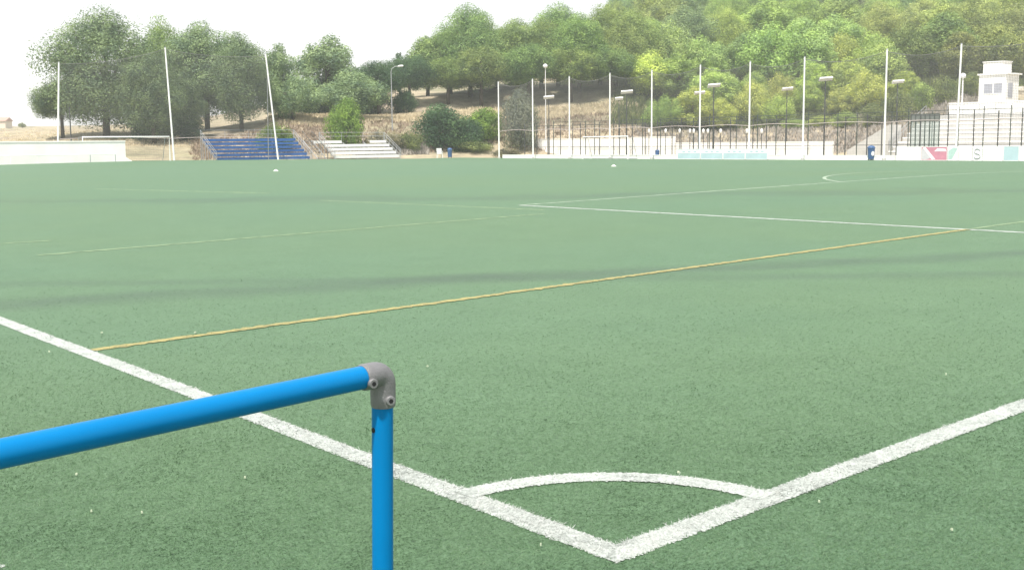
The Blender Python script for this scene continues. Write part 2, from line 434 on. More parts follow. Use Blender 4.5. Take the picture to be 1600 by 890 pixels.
strip('halfway_marking', [(fa.x, fa.y), (fb.x, fb.y)], .16, M['faint_line'], .2, .03, label='faint yellowish far line', seed=14)
fa = ground(0, 880)
strip('kerb_marking', [(fa.x-.30, fa.y-.16), (fa.x-.005, fa.y-.005)], .075, M['white_line'], .012, .005, label='end of a white line behind the touchline', seed=15)

# the pile of the carpet near the viewer: real fibres, white where the line is tufted in
import numpy as np
def pile(name, n, rows, fade, seed, label):
    rg = np.random.default_rng(seed)
    px = rg.uniform(-420, 2500, n); py = rows[0]+(rows[1]-rows[0])*rg.random(n)
    f_, r_, u_ = (np.array(q) for q in (_f, _r, _u))
    d = f_[None]+r_[None]*((px-800)/FPX)[:, None]-u_[None]*((py-441.2)/FPX)[:, None]
    P = np.array(CAM)[None]+d*(-CAM.z/d[:, 2])[:, None]
    for _ in range(3):
        z = np.where((P[:, 0] > 0) & (P[:, 0] < W), np.maximum(0, SL*(W/2-np.sqrt((P[:, 0]-W/2)**2+9))), 0)
        P = np.array(CAM)[None]+d*((z-CAM.z)/d[:, 2])[:, None]
    X, Y = P[:, 0], P[:, 1]; jx = rg.normal(0, .0075, n); X_, Y_ = X+jx, Y+jx[::-1]
    R_ = np.hypot(X_, Y_)
    tx = X_+.036*np.clip(1-Y_/9, 0, 1); ty = Y_+.036*np.clip(1-X_/9, 0, 1); R_ = np.hypot(X_+.022, Y_+.022)
    wh = ((np.abs(tx) < .069) & (ty > -.069)) | ((np.abs(ty) < .069) & (tx > -.069)) | ((np.abs(R_-.955) < .063) & (X_ > 0) & (Y_ > 0))
    ye = (np.abs(Y_-5.766) < .053) & (X_ > .06)
    D = np.linalg.norm(P-np.array(CAM), axis=1)
    sc = np.clip(D/5, .8, 2.2)
    keep = rg.random(n) < np.clip((py-fade[0])/(fade[1]-fade[0]), 0, 1)**1.5
    h = rg.uniform(.002, .0075, n)*sc**.4; w = rg.uniform(.0011, .0024, n)*sc**.7
    h = np.where(wh, h*1.5, h)
    # fibres lie over in coherent swirls
    sw = np.sin(X*5.1+2.3*np.sin(Y*3.7))+np.cos(Y*6.3+1.9*np.sin(X*4.1)); an = sw*1.3+rg.normal(0, .9, n)
    ln = rg.uniform(.8, 3.0, n)*h
    q = rg.uniform(0, np.pi, n)
    A = np.stack([np.cos(q)*w, np.sin(q)*w, np.zeros(n)], 1)
    base = P+np.array([0, 0, .003]); tip = base+np.stack([np.cos(an)*ln, np.sin(an)*ln, h], 1)
    V = np.stack([base-A, base+A, tip+A*.35, tip-A*.35], 1)
    for nm, sel, mt, lb in ((name, ~wh & ~ye & keep, M['turf_fibre'], label), (name, wh & keep, M['white_fibre'], 'white fibres of the painted lines near the corner'), (name, ye & keep, M['yellow_line'], 'yellow fibres of the painted yellow line')):
        k = int(sel.sum())
        if k < 10: continue
        me = bpy.data.meshes.new(nm); me.vertices.add(4*k); me.vertices.foreach_set('co', V[sel].reshape(-1))
        me.loops.add(4*k); me.loops.foreach_set('vertex_index', np.arange(4*k, dtype=np.int32))
        me.polygons.add(k); me.polygons.foreach_set('loop_start', np.arange(0, 4*k, 4, dtype=np.int32)); me.polygons.foreach_set('loop_total', np.full(k, 4, dtype=np.int32))
        me.materials.append(mt); me.update(); me.validate()
        o = bpy.data.objects.new(nm, me); COL.objects.link(o); tag(o, lb, kind='stuff')
def fibre_mat(name, ca, cb):
    m, nt, out = newmat(name); tc = N(nt, 'ShaderNodeTexCoord'); P = tc.outputs['Object']
    a = noise_node(nt, P, 90, 2); g = noise_node(nt, P, 9, 4, .65)
    c0 = ramp(nt, a.outputs['Fac'], [(.3, ca), (.7, cb)]); c1 = ramp(nt, g.outputs['Fac'], [(.34, (.80, .82, .80)), (.5, (1, 1, 1)), (.68, (1.1, 1.08, 1.06))])
    c = mix(nt, 1.0, c0.outputs[0], c1.outputs[0], 'MULTIPLY')
    b_ = N(nt, 'ShaderNodeBsdfPrincipled'); nt.links.new(c, b_.inputs['Base Color']); b_.inputs['Roughness'].default_value = .5; b_.inputs['Specular IOR Level'].default_value = .35
    t = N(nt, 'ShaderNodeBsdfTranslucent'); nt.links.new(c, t.inputs[0]); ms = N(nt, 'ShaderNodeMixShader'); ms.inputs[0].default_value = .25
    nt.links.new(b_.outputs[0], ms.inputs[1]); nt.links.new(t.outputs[0], ms.inputs[2]); nt.links.new(ms.outputs[0], out.inputs[0]); return m
M['turf_fibre'] = fibre_mat('turf_fibre', (.054, .120, .050), (.130, .215, .118))
M['white_fibre'] = fibre_mat('white_fibre', (.33, .35, .33), (.54, .56, .54))
pile('turf_pile', 560000, (400, 960), (400, 700), 11, 'short green fibres of the turf near the corner')

# ------------------------------------------------------------------ blue handrail
E0 = at(597.5, 583, 2.5)
Lp = None
for k in range(400):
    D = 1.4 + k*.003; p = at(0, 708.5, D)
    if Lp is None or abs(p.z-E0.z) < abs(Lp.z-E0.z): Lp = p
rd = (Lp-E0); rd.z = 0; rd.normalize()
rail = empty('railing', (E0.x, E0.y, 0), math.atan2(rd.y, rd.x))      # local +x runs along the rail to the left
tag(rail, 'bright blue tubular railing with a grey corner fitting beside the touchline', 'railing')
H = E0.z; RL = 2.35; RP = .0245
mb = MB(); mb.tube([(.040, 0, H), (RL-.040, 0, H)], .0262, 40); smooth_by_angle(mb.build('top_rail', M['blue_paint'], rail))
foot = at(598, 889, 2.5); fd = (foot-E0); fd = E0 + fd*(E0.z/-fd.z) - E0       # the post stands a little out of plumb
fl = Matrix.Rotation(-rail.rotation_euler.z, 3, 'Z') @ Vector((fd.x, fd.y, 0))
for x in (0, RL):
    b0 = Vector((x+fl.x, fl.y, 0)); b1 = Vector((x, 0, H)); up = (b1-b0).normalized()
    mb = MB(); mb.tube([b0, b0.lerp(b1, 1-.055/H)], RP, 40); po = mb.build('post', M['blue_paint'], rail); smooth_by_angle(po)
    mb = MB(); mb.tube([b0, b0+Vector((0, 0, .012))], .055, 24); mb.tube([b0+up*.012, b0+up*.05], .031, 24)
    smooth_by_angle(mb.build('base_flange', M['cast'], rail))
    if x == 0:
        hc = b0.lerp(b1, 1-.128/H); hn = Vector((cos(radians(-9)), sin(radians(-9)), 0)); hp = hc+hn*RP
        mb = MB(); mb.tube([hp-hn*.004, hp+hn*.0012], .0062, 16); mb.build('bolt_hole', M['dark'], po)
    sgn = 1 if x == 0 else -1
    path = [(x+sgn*.062, 0, H), (x+sgn*.056, 0, H), (x+sgn*.040, 0, H), (x+sgn*.024, 0, H)]
    rr = [.0276, .0302, .0302, .0298]
    for i in range(1, 9):
        a = i/8*pi/2; path.append((x+sgn*(.024-.024*sin(a)), 0, H-.024+.024*cos(a))); rr.append(.0294)
    path += [(x, 0, H-.055), (x, 0, H-.071), (x, 0, H-.077)]; rr += [.0288, .0286, .0266]
    mb = MB(); mb.tube(path, rr, 40); fit = mb.build('corner_fitting', M['cast'], rail); smooth_by_angle(fit, 50)
    # grub screw bosses on the viewer's side (local +y looks back at the viewer)
    vy = 1
    for (bx, bz, ang) in ((.047, H-.010, -15), (-.006, H-.058, -20)):
        n = Vector((sin(radians(-ang))*sgn, cos(radians(ang))*vy, 0)).normalized()
        c = Vector((x+sgn*bx, 0, bz)); p0 = c+n*.020; p1 = c+n*.0375
        mb = MB(); mb.tube([p0, p1-n*.0015, p1], [.0118, .0110, .0096], 24); bo = mb.build('screw_boss', M['cast'], fit); smooth_by_angle(bo)
        mb = MB(); mb.tube([p1-n*.002, p1+n*.0004], .0056, 6); mb.build('grub_screw', M['dark'], bo)

# pale air over the whole place
hz = newmat('haze_air'); m_, nt_, out_ = hz
pv = N(nt_, 'ShaderNodeVolumePrincipled'); pv.inputs['Density'].default_value = .00062; pv.inputs['Color'].default_value = (.94, .97, 1.0, 1); pv.inputs['Anisotropy'].default_value = .25
nt_.links.new(pv.outputs[0], out_.inputs['Volume'])
mb = MB(); mb.box(-1010, 1310, -810, 1510, -3, 95); hb = mb.build('haze', m_); tag(hb, 'thin pale haze filling the air', kind='stuff')
S.cycles.volume_bounces = 1

# ------------------------------------------------------------------ trees
def orient(n):
    n = n.normalized(); a = n.orthogonal().normalized(); return a, n.cross(a)
def crown_mesh(name, seed, w, h, z0, lumps, per, leaf, shape='round', lump_r=(.15, .24), skirt=0.0):
    """needle clumps: lumps of small leaf faces spread through an uneven crown volume"""
    rng = random.Random(seed); mb = MB(); cs = []
    for i in range(lumps):
        for _ in range(40):
            an = rng.uniform(0, 2*pi); t = rng.random(); r = math.sqrt(rng.uniform(.18, 1.0)); lr = w*rng.uniform(*lump_r)
            if shape == 'cone': k = min(1.0, .55+t*2.2) * min(1.0, (1.04-t)*1.75)**.75
            elif shape == 'column': k = .9 if t < .7 else max(.3, 1.6-t)
            elif shape == 'umbrella': k = min(1, .6+t) * (1 if t < .6 else max(.3, 1-(t-.6)*1.3))
            else: k = (1-abs(2*t-.86)**3.2*.72)
            rr_ = max(.02, (w/2-lr*.75)*k*r*(1+.1*rng.gauss(0, 1)))
            c = Vector((rr_*cos(an), rr_*sin(an), z0+lr*.7+t*(h-lr*1.5)))
            if all((c-q).length > .55*(lr+s) for q, s in cs) or _ > 30: break
        cs.append((c, lr))
    for c, lr in cs:
        n = int(per*(lr/(w*.2))**2)
        for _ in range(n):
            d = Vector((rng.gauss(0, 1), rng.gauss(0, 1), rng.gauss(0, 1))).normalized()
            rad = lr*(rng.random()**.36)*(1.0 if rng.random() < .9 else 1.14)
            p = c+Vector((d.x*rad, d.y*rad, d.z*rad*1.15))
            nrm = d*1.25+Vector((rng.gauss(0, .55), rng.gauss(0, .55), rng.gauss(.2, .55)))
            a, b = orient(nrm); q = rng.uniform(0, 2*pi); a, b = a*cos(q)+b*sin(q), b*cos(q)-a*sin(q)
            L_ = leaf*rng.uniform(.6, 1.4); B_ = L_*rng.uniform(.28, .5)
            mb.quad(p-a*L_*.5, p-b*B_*.5, p+a*L_*.5, p+b*B_*.5)
    me_o = (mb, cs); return me_o
def trunk_mb(seed, h_tr, r, cs, n_limbs, lean=.0):
    rng = random.Random(seed+77); mb = MB()
    top = Vector((rng.uniform(-.3, .3)+lean, rng.uniform(-.3, .3), h_tr))
    pts = [Vector((0, 0, -.4)), Vector((rng.uniform(-.08, .08), 0, h_tr*.3)), Vector((top.x*.6, top.y*.5, h_tr*.65)), top]
    mb.tube(pts, [r*1.25, r, r*.8, r*.5], 8)
    order = sorted(cs, key=lambda q: -q[1])[:n_limbs]
    for c, lr in order:
        t = rng.uniform(.45, .95); s0 = pts[1].lerp(top, t)
        mb.tube([s0, s0.lerp(c, .5)+Vector((0, 0, .15)), c], [r*.42, r*.28, r*.1], 5)
    return mb
CR = {}
def make_kind(key, seed, w, h, z0, lumps, per, leaf, shape='round', r=.18, limbs=8, lump_r=(.15, .24), lean=0):
    mb, cs = crown_mesh(key, seed, w, h, z0, lumps, per, leaf, shape, lump_r)
    CR[key] = (mb, cs, z0+h*.62, r, limbs, seed, w, z0+h, lean)
PROTO = {}
GREEN0 = {'left': L(120, 141, 108), 'net': L(124, 132, 118), 'ridge': L(113, 134, 85), 'hill': L(128, 147, 90), 'lime': L(144, 157, 93), 'high': L(112, 131, 92),
         'dark': L(72, 96, 70), 'bush': L(104, 130, 66), 'olive': L(118, 131, 88), 'grey': L(140, 138, 120)}
GREEN = {k: tuple(v*(1.32 if k in ('hill', 'lime') else 1.22 if k in ('ridge', 'high') else 1.05) for v in (c[0]*1.35, c[1]*1.3, c[2]*1.5)) + (1,) for k, c in GREEN0.items()}
def dimcol(c, k, rng=None, sp=.1):
    if rng: c = (c[0]*rng.uniform(1-sp, 1+sp), c[1]*rng.uniform(1-sp*.6, 1+sp*.6), c[2]*rng.uniform(1-sp, 1+sp), 1)
    return (c[0]*k, c[1]*k, c[2]*k, 1)
def tree(name, key, loc, width, height, col, label, cat, group=None, rz=0.0):
    mb, cs, ht, r, limbs, seed, w0, h0, lean = CR[key]
    if key not in PROTO:
        root = empty(name, loc)
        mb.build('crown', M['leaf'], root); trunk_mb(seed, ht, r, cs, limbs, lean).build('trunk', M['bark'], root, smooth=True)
        PROTO[key] = root
    else:
        root = copy_tree(PROTO[key]); root.name = name
        for k in ('group',):
            if k in root: del root[k]
    root.location = loc; root.rotation_euler = (0, 0, rz); root.scale = (width/w0, width/w0, height/h0)
    for ch in root.children:
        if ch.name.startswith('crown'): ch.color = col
    tag(root, label, cat, group); return root
# kinds: w, total height = z0+h
make_kind('pine_a', 1, 9.0, 10.0, 1.2, 52, 1500, .195, r=.22, limbs=12, lump_r=(.14, .22))
make_kind('pine_b', 2, 7.5, 9.4, 1.4, 40, 1500, .195, r=.20, limbs=10)
make_kind('pine_c', 3, 7.0, 10.2, 1.5, 38, 1500, .195, 'cone', r=.2, limbs=10)
make_kind('pine_d', 4, 7.0, 5.6, 3.0, 26, 1500, .195, 'umbrella', r=.2, limbs=10)
make_kind('hill_a', 11, 6.5, 6.0, 1.0, 20, 1000, .235, lump_r=(.16, .26))
make_kind('hill_b', 12, 6.0, 7.0, 1.2, 24, 1150, .235, 'cone', lump_r=(.15, .23))
make_kind('hill_c', 13, 7.5, 6.0, .8, 24, 1100, .235, lump_r=(.12, .2))
make_kind('hill_d', 14, 5.5, 6.6, 1.2, 22, 1150, .235, lump_r=(.15, .24))
make_kind('shrub_a', 21, 4.0, 3.0, .1, 22, 520, .17, r=.06, limbs=8)
make_kind('shrub_b', 22, 4.0, 2.4, .05, 26, 480, .16, r=.05, limbs=8, lump_r=(.12, .2))
make_kind('cypress', 23, 1.6, 5.4, .3, 18, 120, .24, 'column', r=.08, limbs=4)

def plant(kind, key, px, ytop, ybase, wpx, D, col, label, cat, group=None, rz=None, seed=0):
    b = at(px, ybase, D); z = terrain_z(b.x, b.y); top = at(px, ytop, D).z
    return tree(kind, key, (b.x, b.y, z-.1), (1.16 if 'tree' in kind else 1.0)*wpx*D/FPX, max(.8, top-z), col, label, cat, group, rz if rz is not None else (px*1.7 % 6.28))

GL = 'tall pines and leafy trees behind the bleachers'
plant('pine_tree', 'pine_a', 166, 14, 205, 168, 128, dimcol(GREEN['left'], .80), 'huge grey-green pine with feathery side branches, at the left end of the tree group', 'pine', GL, .3)
plant('pine_tree', 'pine_d', 98, 122, 210, 80, 129, dimcol(GREEN['left'], .68), 'low outreaching pine behind the white wall, left of the huge grey-green pine', 'pine', GL, 2.0)
plant('pine_tree', 'pine_b', 240, 80, 200, 100, 122, dimcol(GREEN['left'], .70), 'dull grey pine behind the netting beside the second white pole', 'pine', GL, 1.2)
plant('pine_tree', 'pine_c', 264, 20, 200, 88, 137, GREEN['ridge'], 'yellowish-topped pine rising behind the second white pole', 'pine', GL, 0.4)
plant('pine_tree', 'pine_b', 324, 30, 204, 118, 134, dimcol(GREEN['left'], .92), 'broad round pine behind the blue bleacher, between two white poles', 'pine', GL, 3.3)
plant('pine_tree', 'pine_b', 378, 48, 200, 92, 130, dimcol(GREEN['left'], .78), 'dusky pine just left of the leaning white pole', 'pine', GL, 5.0)
plant('pine_tree', 'pine_b', 285, 110, 200, 70, 126, dimcol(GREEN['left'], .66), 'small dark pine under the bigger ones, above the left end of the blue bleacher', 'pine', GL, 2.6)
plant('leafy_tree', 'hill_d', 437, 64, 190, 62, 138, dimcol(GREEN['left'], .9), 'slim leafy tree just right of the leaning white pole', 'tree', GL, .9)
plant('leafy_tree', 'hill_d', 514, 52, 190, 98, 150, dimcol(GREEN['left'], .95), 'round-headed dark green tree standing by itself behind the white bleacher', 'tree', GL, .2)
plant('leafy_tree', 'hill_c', 458, 112, 190, 92, 135, GREEN['left'], 'low wide tree filling the gap between the slim and the round-headed tree', 'tree', GL, 1.1)
plant('leafy_tree', 'hill_a', 548, 108, 184, 96, 140, dimcol(GREEN['left'], .95), 'bushy tree with a low crown to the right of the round-headed tree', 'tree', GL, 4.0)
plant('pine_tree', 'pine_d', 592, 92, 168, 80, 150, dimcol(GREEN['dark'], .95), 'flat-topped dark pine on the bank left of the grey street lamp', 'pine', GL, 1.5)
plant('pine_tree', 'pine_d', 640, 84, 160, 72, 158, dimcol(GREEN['dark'], 1.1), 'flat-topped dark pine on the bank right of the grey street lamp', 'pine', GL, .6)
plant('cypress_tree', 'cypress', 624, 78, 140, 11, 172, dimcol(GREEN['dark'], .8), 'thin dark cypress peeping over the flat-topped pines', 'cypress', None, 0)
for i, (px, w, yt, yb, lab) in enumerate((
        (236, 74, 172, 212, 'dark round shrub under the pines, left of the second white pole'),
        (292, 60, 176, 214, 'dark shrub behind the left end of the blue bleacher'),
        (478, 64, 150, 186, 'dark shrub on the bank above the gap between the bleachers'),
        (520, 80, 148, 184, 'long dark thicket under the round-headed tree'),
        (580, 70, 132, 172, 'dark thicket below the flat-topped pine, left of the grey street lamp'),
        (632, 50, 140, 166, 'grey-green shrub at the foot of the grey street lamp'))):
    plant('shrub', 'shrub_a' if i % 2 else 'shrub_b', px, yt, yb, w, 126 if px < 330 else 152, dimcol(GREEN['dark'], .75), lab, 'shrub', 'dark shrubs under the trees', i*1.3)

# ridge of olive pines to the right of the lamp
GR = 'olive pines along the top of the bank'
RIDGE = [  # px, top row, width, depth, kind
 (668, 58, 70, 166, 'hill_b'), (704, 40, 80, 170, 'pine_b'), (735, 8, 100, 166, 'pine_a'), (776, 34, 84, 172, 'pine_c'), (808, 26, 86, 168, 'pine_b'),
 (846, 24, 84, 170, 'pine_c'), (872, 6, 92, 174, 'pine_a'), (905, 18, 84, 166, 'pine_b'), (938, 2, 90, 176, 'pine_c'), (962, 26, 80, 170, 'pine_b'), (986, 14, 84, 178, 'pine_a')]
nam = ['leftmost', 'second from the left', 'third and tallest from the left', 'fourth from the left', 'fifth from the left', 'sixth from the left', 'seventh from the left', 'eighth from the left', 'ninth from the left', 'second from the right', 'rightmost']
rng = random.Random(5)
for i, (px, yt, w, D, k) in enumerate(RIDGE):
    plant('pine_tree', k, px, yt, 140, w*1.08, D, dimcol(GREEN['ridge'], .95, rng, .08), 'olive pine on top of the bank, %s of its row' % nam[i], 'pine', GR, i*2.1)
for i, (px, yt, w, D, k) in enumerate(((752, 70, 70, 160, 'pine_d'), (826, 66, 76, 161, 'pine_d'), (892, 70, 72, 162, 'pine_d'), (700, 88, 70, 160, 'pine_d'), (955, 74, 70, 163, 'pine_d'))):
    lab = ['wide low pine in front of the tallest olive pine', 'wide low pine above the second tall net pole on the right side', 'wide low pine above the third tall net pole on the right side', 'wide low pine at the left end of the bank, over the dark green bush', 'wide low pine above the fourth tall net pole on the right side'][i]
    plant('pine_tree', k, px, yt, 140, w*1.15, D, dimcol(GREEN['ridge'], .8, rng, .08), lab, 'pine', 'wide low pines in front of the olive ones', i*1.9)

# the wooded hill on the right: rows of single pines climbing the slope
GH = 'pines on the wooded hill'
ROWS = [(149, 5.0, 48, 'lime', 'foot'), (161, 7.0, 52, 'lime', 'bottom row'), (177, 8.8, 56, 'hill', 'second row up'), (198, 10.4, 58, 'hill', 'third row up'),
        (222, 12, 58, 'hill', 'fourth row up'), (249, 13.5, 58, 'high', 'fifth row up'), (282, 14.5, 56, 'high', 'sixth row up'), (318, 15, 56, 'high', 'top row')]
POLES = [(1018, 'fifth'), (1093, 'sixth'), (1170, 'seventh'), (1254, 'eighth'), (1381, 'ninth'), (1495, 'tenth')]
rng = random.Random(9); hk = ['hill_a', 'hill_b', 'hill_c', 'hill_d', 'pine_b']
for ri, (D0, hgt, st, ck, rname) in enumerate(ROWS):
    px = 968 + (ri % 2)*30 + (0 if ri > 3 else 22); used = {}; todo = []
    while px < 1668:
        todo.append((px + rng.uniform(-9, 9), D0*rng.uniform(.97, 1.04))); px += st*rng.uniform(.8, 1.15)
    for (p_, D) in todo:
        if ri == 0 and p_ > 1440: continue
        if ri in (1, 2) and p_ > 1390 and rng.random() < .3: continue
        if ri == 0 and p_ < 1010: continue
        q, nm = min(POLES, key=lambda t: abs(t[0]-p_)); key = (q, 'left' if p_ < q else 'right')
        used.setdefault(key, []).append((p_, D))
    for (q, side), lst in used.items():
        nm = dict(POLES)[q]
        lst.sort(key=lambda t: abs(t[0]-q))
        for i, (p_, D) in enumerate(lst):
            tone = ck
            if p_ > 1400 and ri in (1, 2): tone = 'olive'
            if rng.random() < .22: tone = rng.choice(['ridge', 'high', 'hill'])
            b = at(p_, 150, D); z = terrain_z(b.x, b.y); h = hgt*rng.uniform(.82, 1.2); w = h*rng.uniform(.78, 1.05) if ri > 2 else h*rng.uniform(.95, 1.2)
            k = rng.choice(hk[:4] if ri < 3 else (['pine_a', 'pine_b', 'pine_c', 'hill_d', 'hill_b', 'pine_b']))
            near = ['nearest', 'second nearest', 'third nearest', 'fourth nearest', 'fifth nearest'][min(i, 4)]
            tw = {'lime': 'lime green', 'hill': 'yellow-green', 'ridge': 'olive green', 'high': 'deep green', 'olive': 'dull olive'}[tone]
            lab = '%s pine, %s %s hill, %s %s of %s net pole' % (tw, rname, 'the' if 'up' in rname else 'of the', near, side, nm)
            tree('pine_tree', k, (b.x, b.y, z-.15), w, h, dimcol(GREEN[tone], rng.uniform(.86, 1.1), rng, .1), lab, 'pine', GH, rng.uniform(0, 6.28))

# bushes on and below the bank
BUSH = [  # px, top, base, width, D, tone, k, key, label
 (541, 153, 214, 58, 118.5, 'bush', 1.0, 'shrub_a', 'bright green bush on the bank behind the white bleacher'),
 (432, 192, 222, 60, 117, 'bush', .75, 'shrub_b', 'green bush showing over the right end of the blue bleacher'),
 (600, 202, 246, 62, 115.5, 'grey', .85, 'shrub_b', 'grey leafless bush just right of the white bleacher'),
 (638, 205, 246, 46, 115, 'olive', .7, 'shrub_b', 'dull olive shrub left of the big dark green bush'),
 (690, 162, 247, 84, 116, 'dark', .95, 'shrub_a', 'big dark green bush behind the blue bin and the white chair'),
 (728, 182, 247, 60, 115, 'dark', 1.0, 'shrub_b', 'dark bush joined to the right side of the big dark green one'),
 (757, 168, 247, 66, 117, 'bush', 1.0, 'shrub_a', 'fresh green bush just left of the first tall net pole of the long side'),
 (738, 218, 248, 66, 113, 'olive', .95, 'shrub_b', 'low straggly bush at the foot of the green ones'),
 (812, 138, 212, 62, 128, 'net', .75, 'shrub_a', 'grey-green bush behind the netting, between the first two tall poles'),
 (792, 230, 248, 44, 113.5, 'grey', .6, 'shrub_b', 'low grey weeds in front of the left end of the long white wall'),
]
for i, (px, yt, yb, w, D, tone, k, key, lab) in enumerate(BUSH):
    D = bank_line(px)+(4.5 if px < 560 else 1.2+(D-113)*.7) if px < 780 else D+8
    plant('bush', key, px, yt, yb, w*1.15, D, dimcol(GREEN[tone], k), lab, 'bush', 'bushes at the foot of the bank', i*.9)

# uncountable dry growth
def tufts(name, mat, label, region, n, size, seed):
    rng = random.Random(seed); mb = MB()
    for _ in range(n):
        px, D = region(rng); b = at(px, 230, D); z = terrain_z(b.x, b.y)
        if z < .15: continue
        for k in range(5):
            a = rng.uniform(0, 2*pi); l = size*rng.uniform(.5, 1.3); o = Vector((b.x+rng.gauss(0, size*.5), b.y+rng.gauss(0, size*.5), z-.08))
            d = Vector((cos(a), sin(a), 0)); tip = o+Vector((rng.gauss(0, .35)*l, rng.gauss(0, .35)*l, l))
            mb.tri(o-d*l*.16, o+d*l*.16, tip)
    tag(mb.build(name, mat), label, kind='stuff')
def r1(rng):
    px = rng.uniform(420, 1010)
    if px < 780: q = bank_line(px); return px, q+rng.uniform(14.5, 26)
    return px, rng.uniform(150, 160)
tufts('dry_grass', M['straw'], 'pale dry grass along the terrace of the bank', r1, 9000, .4, 1)
def r2(rng):
    px = rng.uniform(300, 1010)
    if px < 780: q = bank_line(px); return px, q+rng.uniform(2, 14.5)
    return px, rng.uniform(136, 150)
tufts('brown_brush', M['brown_brush'], 'brown brush covering the face of the bank', r2, 4500, .4, 2)
def r3(rng): px = rng.uniform(560, 665); return px, bank_line(px)+rng.uniform(.5, 6)
tufts('grey_brush', M['grey_brush'], 'grey brush at the bottom of the bank', r3, 1500, .5, 3)
def r4(rng): return rng.uniform(960, 1700), 146+190*rng.random()**1.4
tufts('undergrowth', M['leaf'], 'olive undergrowth between the pines of the hill', r4, 30000, .8, 4)
bpy.data.objects['undergrowth'].color = dimcol(GREEN['olive'], .62)
def r5(rng): return rng.uniform(-150, 330), 120+rng.random()**2*260
tufts('dry_field_grass', M['straw'], 'dry grass of the field beyond the white wall', r5, 6000, .24, 5)

tufts('grey_brush', M['grey_brush'], 'grey-brown brush at the foot of the wooded hill', lambda r: (r.uniform(990, 1560), r.uniform(118, 146)), 4500, .5, 6)

for i, (px, yt, yb, w, D, tone, lab) in enumerate((
        (1322, 172, 204, 46, 138, 'hill', 'scrub bush right of the eighth tall net pole, below the pines'), (1362, 160, 196, 48, 134, 'olive', 'scrub bush just left of the ninth tall net pole'),
        (1404, 140, 176, 52, 132, 'olive', 'scrub bush just right of the ninth tall net pole'), (1440, 128, 164, 52, 134, 'hill', 'scrub bush above the left end of the stand parapet'),
        (1476, 120, 158, 48, 134, 'olive', 'scrub bush left of the tallest net pole, above the stand'), (1516, 112, 154, 44, 136, 'olive', 'scrub bush between the white lamp post and the booth'),
        (1284, 180, 208, 50, 142, 'lime', 'scrub bush behind the biggest floodlight'), (1240, 184, 208, 48, 143, 'hill', 'scrub bush just left of the eighth tall net pole'))):
    plant('bush', 'shrub_a' if i % 2 else 'shrub_b', px, yt, yb, w, D, dimcol(GREEN[tone], .9), lab, 'bush', 'scrub bushes at the foot of the hill', i*1.1)

# ------------------------------------------------------------------ tall ball-stop poles and nets
XN = W+4.0
def pole_thing(name, base, top, r, label, group, lean_brace=False):
    root = empty(name, base); d = Vector(top)-Vector(base)
    mb = MB(); mb.tube([(0, 0, -.05), d*.5, d], [r, r*.92, r*.8], 12); smooth_by_angle(mb.build('pole', M['white_metal'], root))
    mb = MB(); mb.tube([d, d+Vector((0, 0, .05)), d+Vector((0, 0, .07))], [r*.95, r*.9, r*.3], 12); smooth_by_angle(mb.build('cap', M['galv'], root))
    mb = MB(); mb.tube([(0, 0, -.03), (0, 0, .16)], r*1.9, 12); smooth_by_angle(mb.build('base_sleeve', M['concrete'], root))
    if lean_brace:
        mb = MB(); mb.tube([d*.86+Vector((0, .05, 0)), Vector((d.x*.9, .9, -.02))], r*.45, 8); mb.build('stay', M['galv'], root)
    tag(root, label, 'net pole', group); return root
ORD = ['first', 'second', 'third', 'fourth', 'fifth', 'sixth', 'seventh', 'eighth', 'ninth', 'tenth']
RT = []
NP = [(780, 128), (833, 124), (890, 120), (953, 115), (1018, 110), (1093, 102), (1170, 97), (1254, 90), (1381, 78), (1493, 70), (1700, 40)]
for i, (px, yt) in enumerate(NP):
    b = onX(px, XN, 249); b.z = gz(b.x)
    t = onX(px, XN, yt); t.z = max(7.6, min(8.6, t.z)); t.x, t.y = b.x, b.y
    if px == 1493: t.y -= .12
    if i < 10:
        lab = '%s tall white net pole from the left along the far long side' % ORD[i] if i < 9 else 'tallest white net pole at the right, behind the advertising boards beside the booth'
    else: lab = 'white net pole past the right edge of the pitch view'
    pole_thing('net_pole', b, t, .075, lab, 'tall white net poles along the far long side')
    RT.append((b, t))
LT = []
for i, (px, pt, yt, yb, lab) in enumerate(((90, 92, 98, 254, 'faded white net pole standing behind the low white wall'), (272.5, 258, 75, 251, 'white net pole beside the right post of the small goal frame'),
                                        (435, 415, 85, 250, 'leaning white net pole in front of the blue bleacher'))):
    b = onY(px, UE+4, yb); b.z = 0; D = depth(b); t = at(pt, yt, D)
    pole_thing('net_pole', b, t, .085, lab, 'white net poles behind the goal end', px == 435); LT.append((b, t))

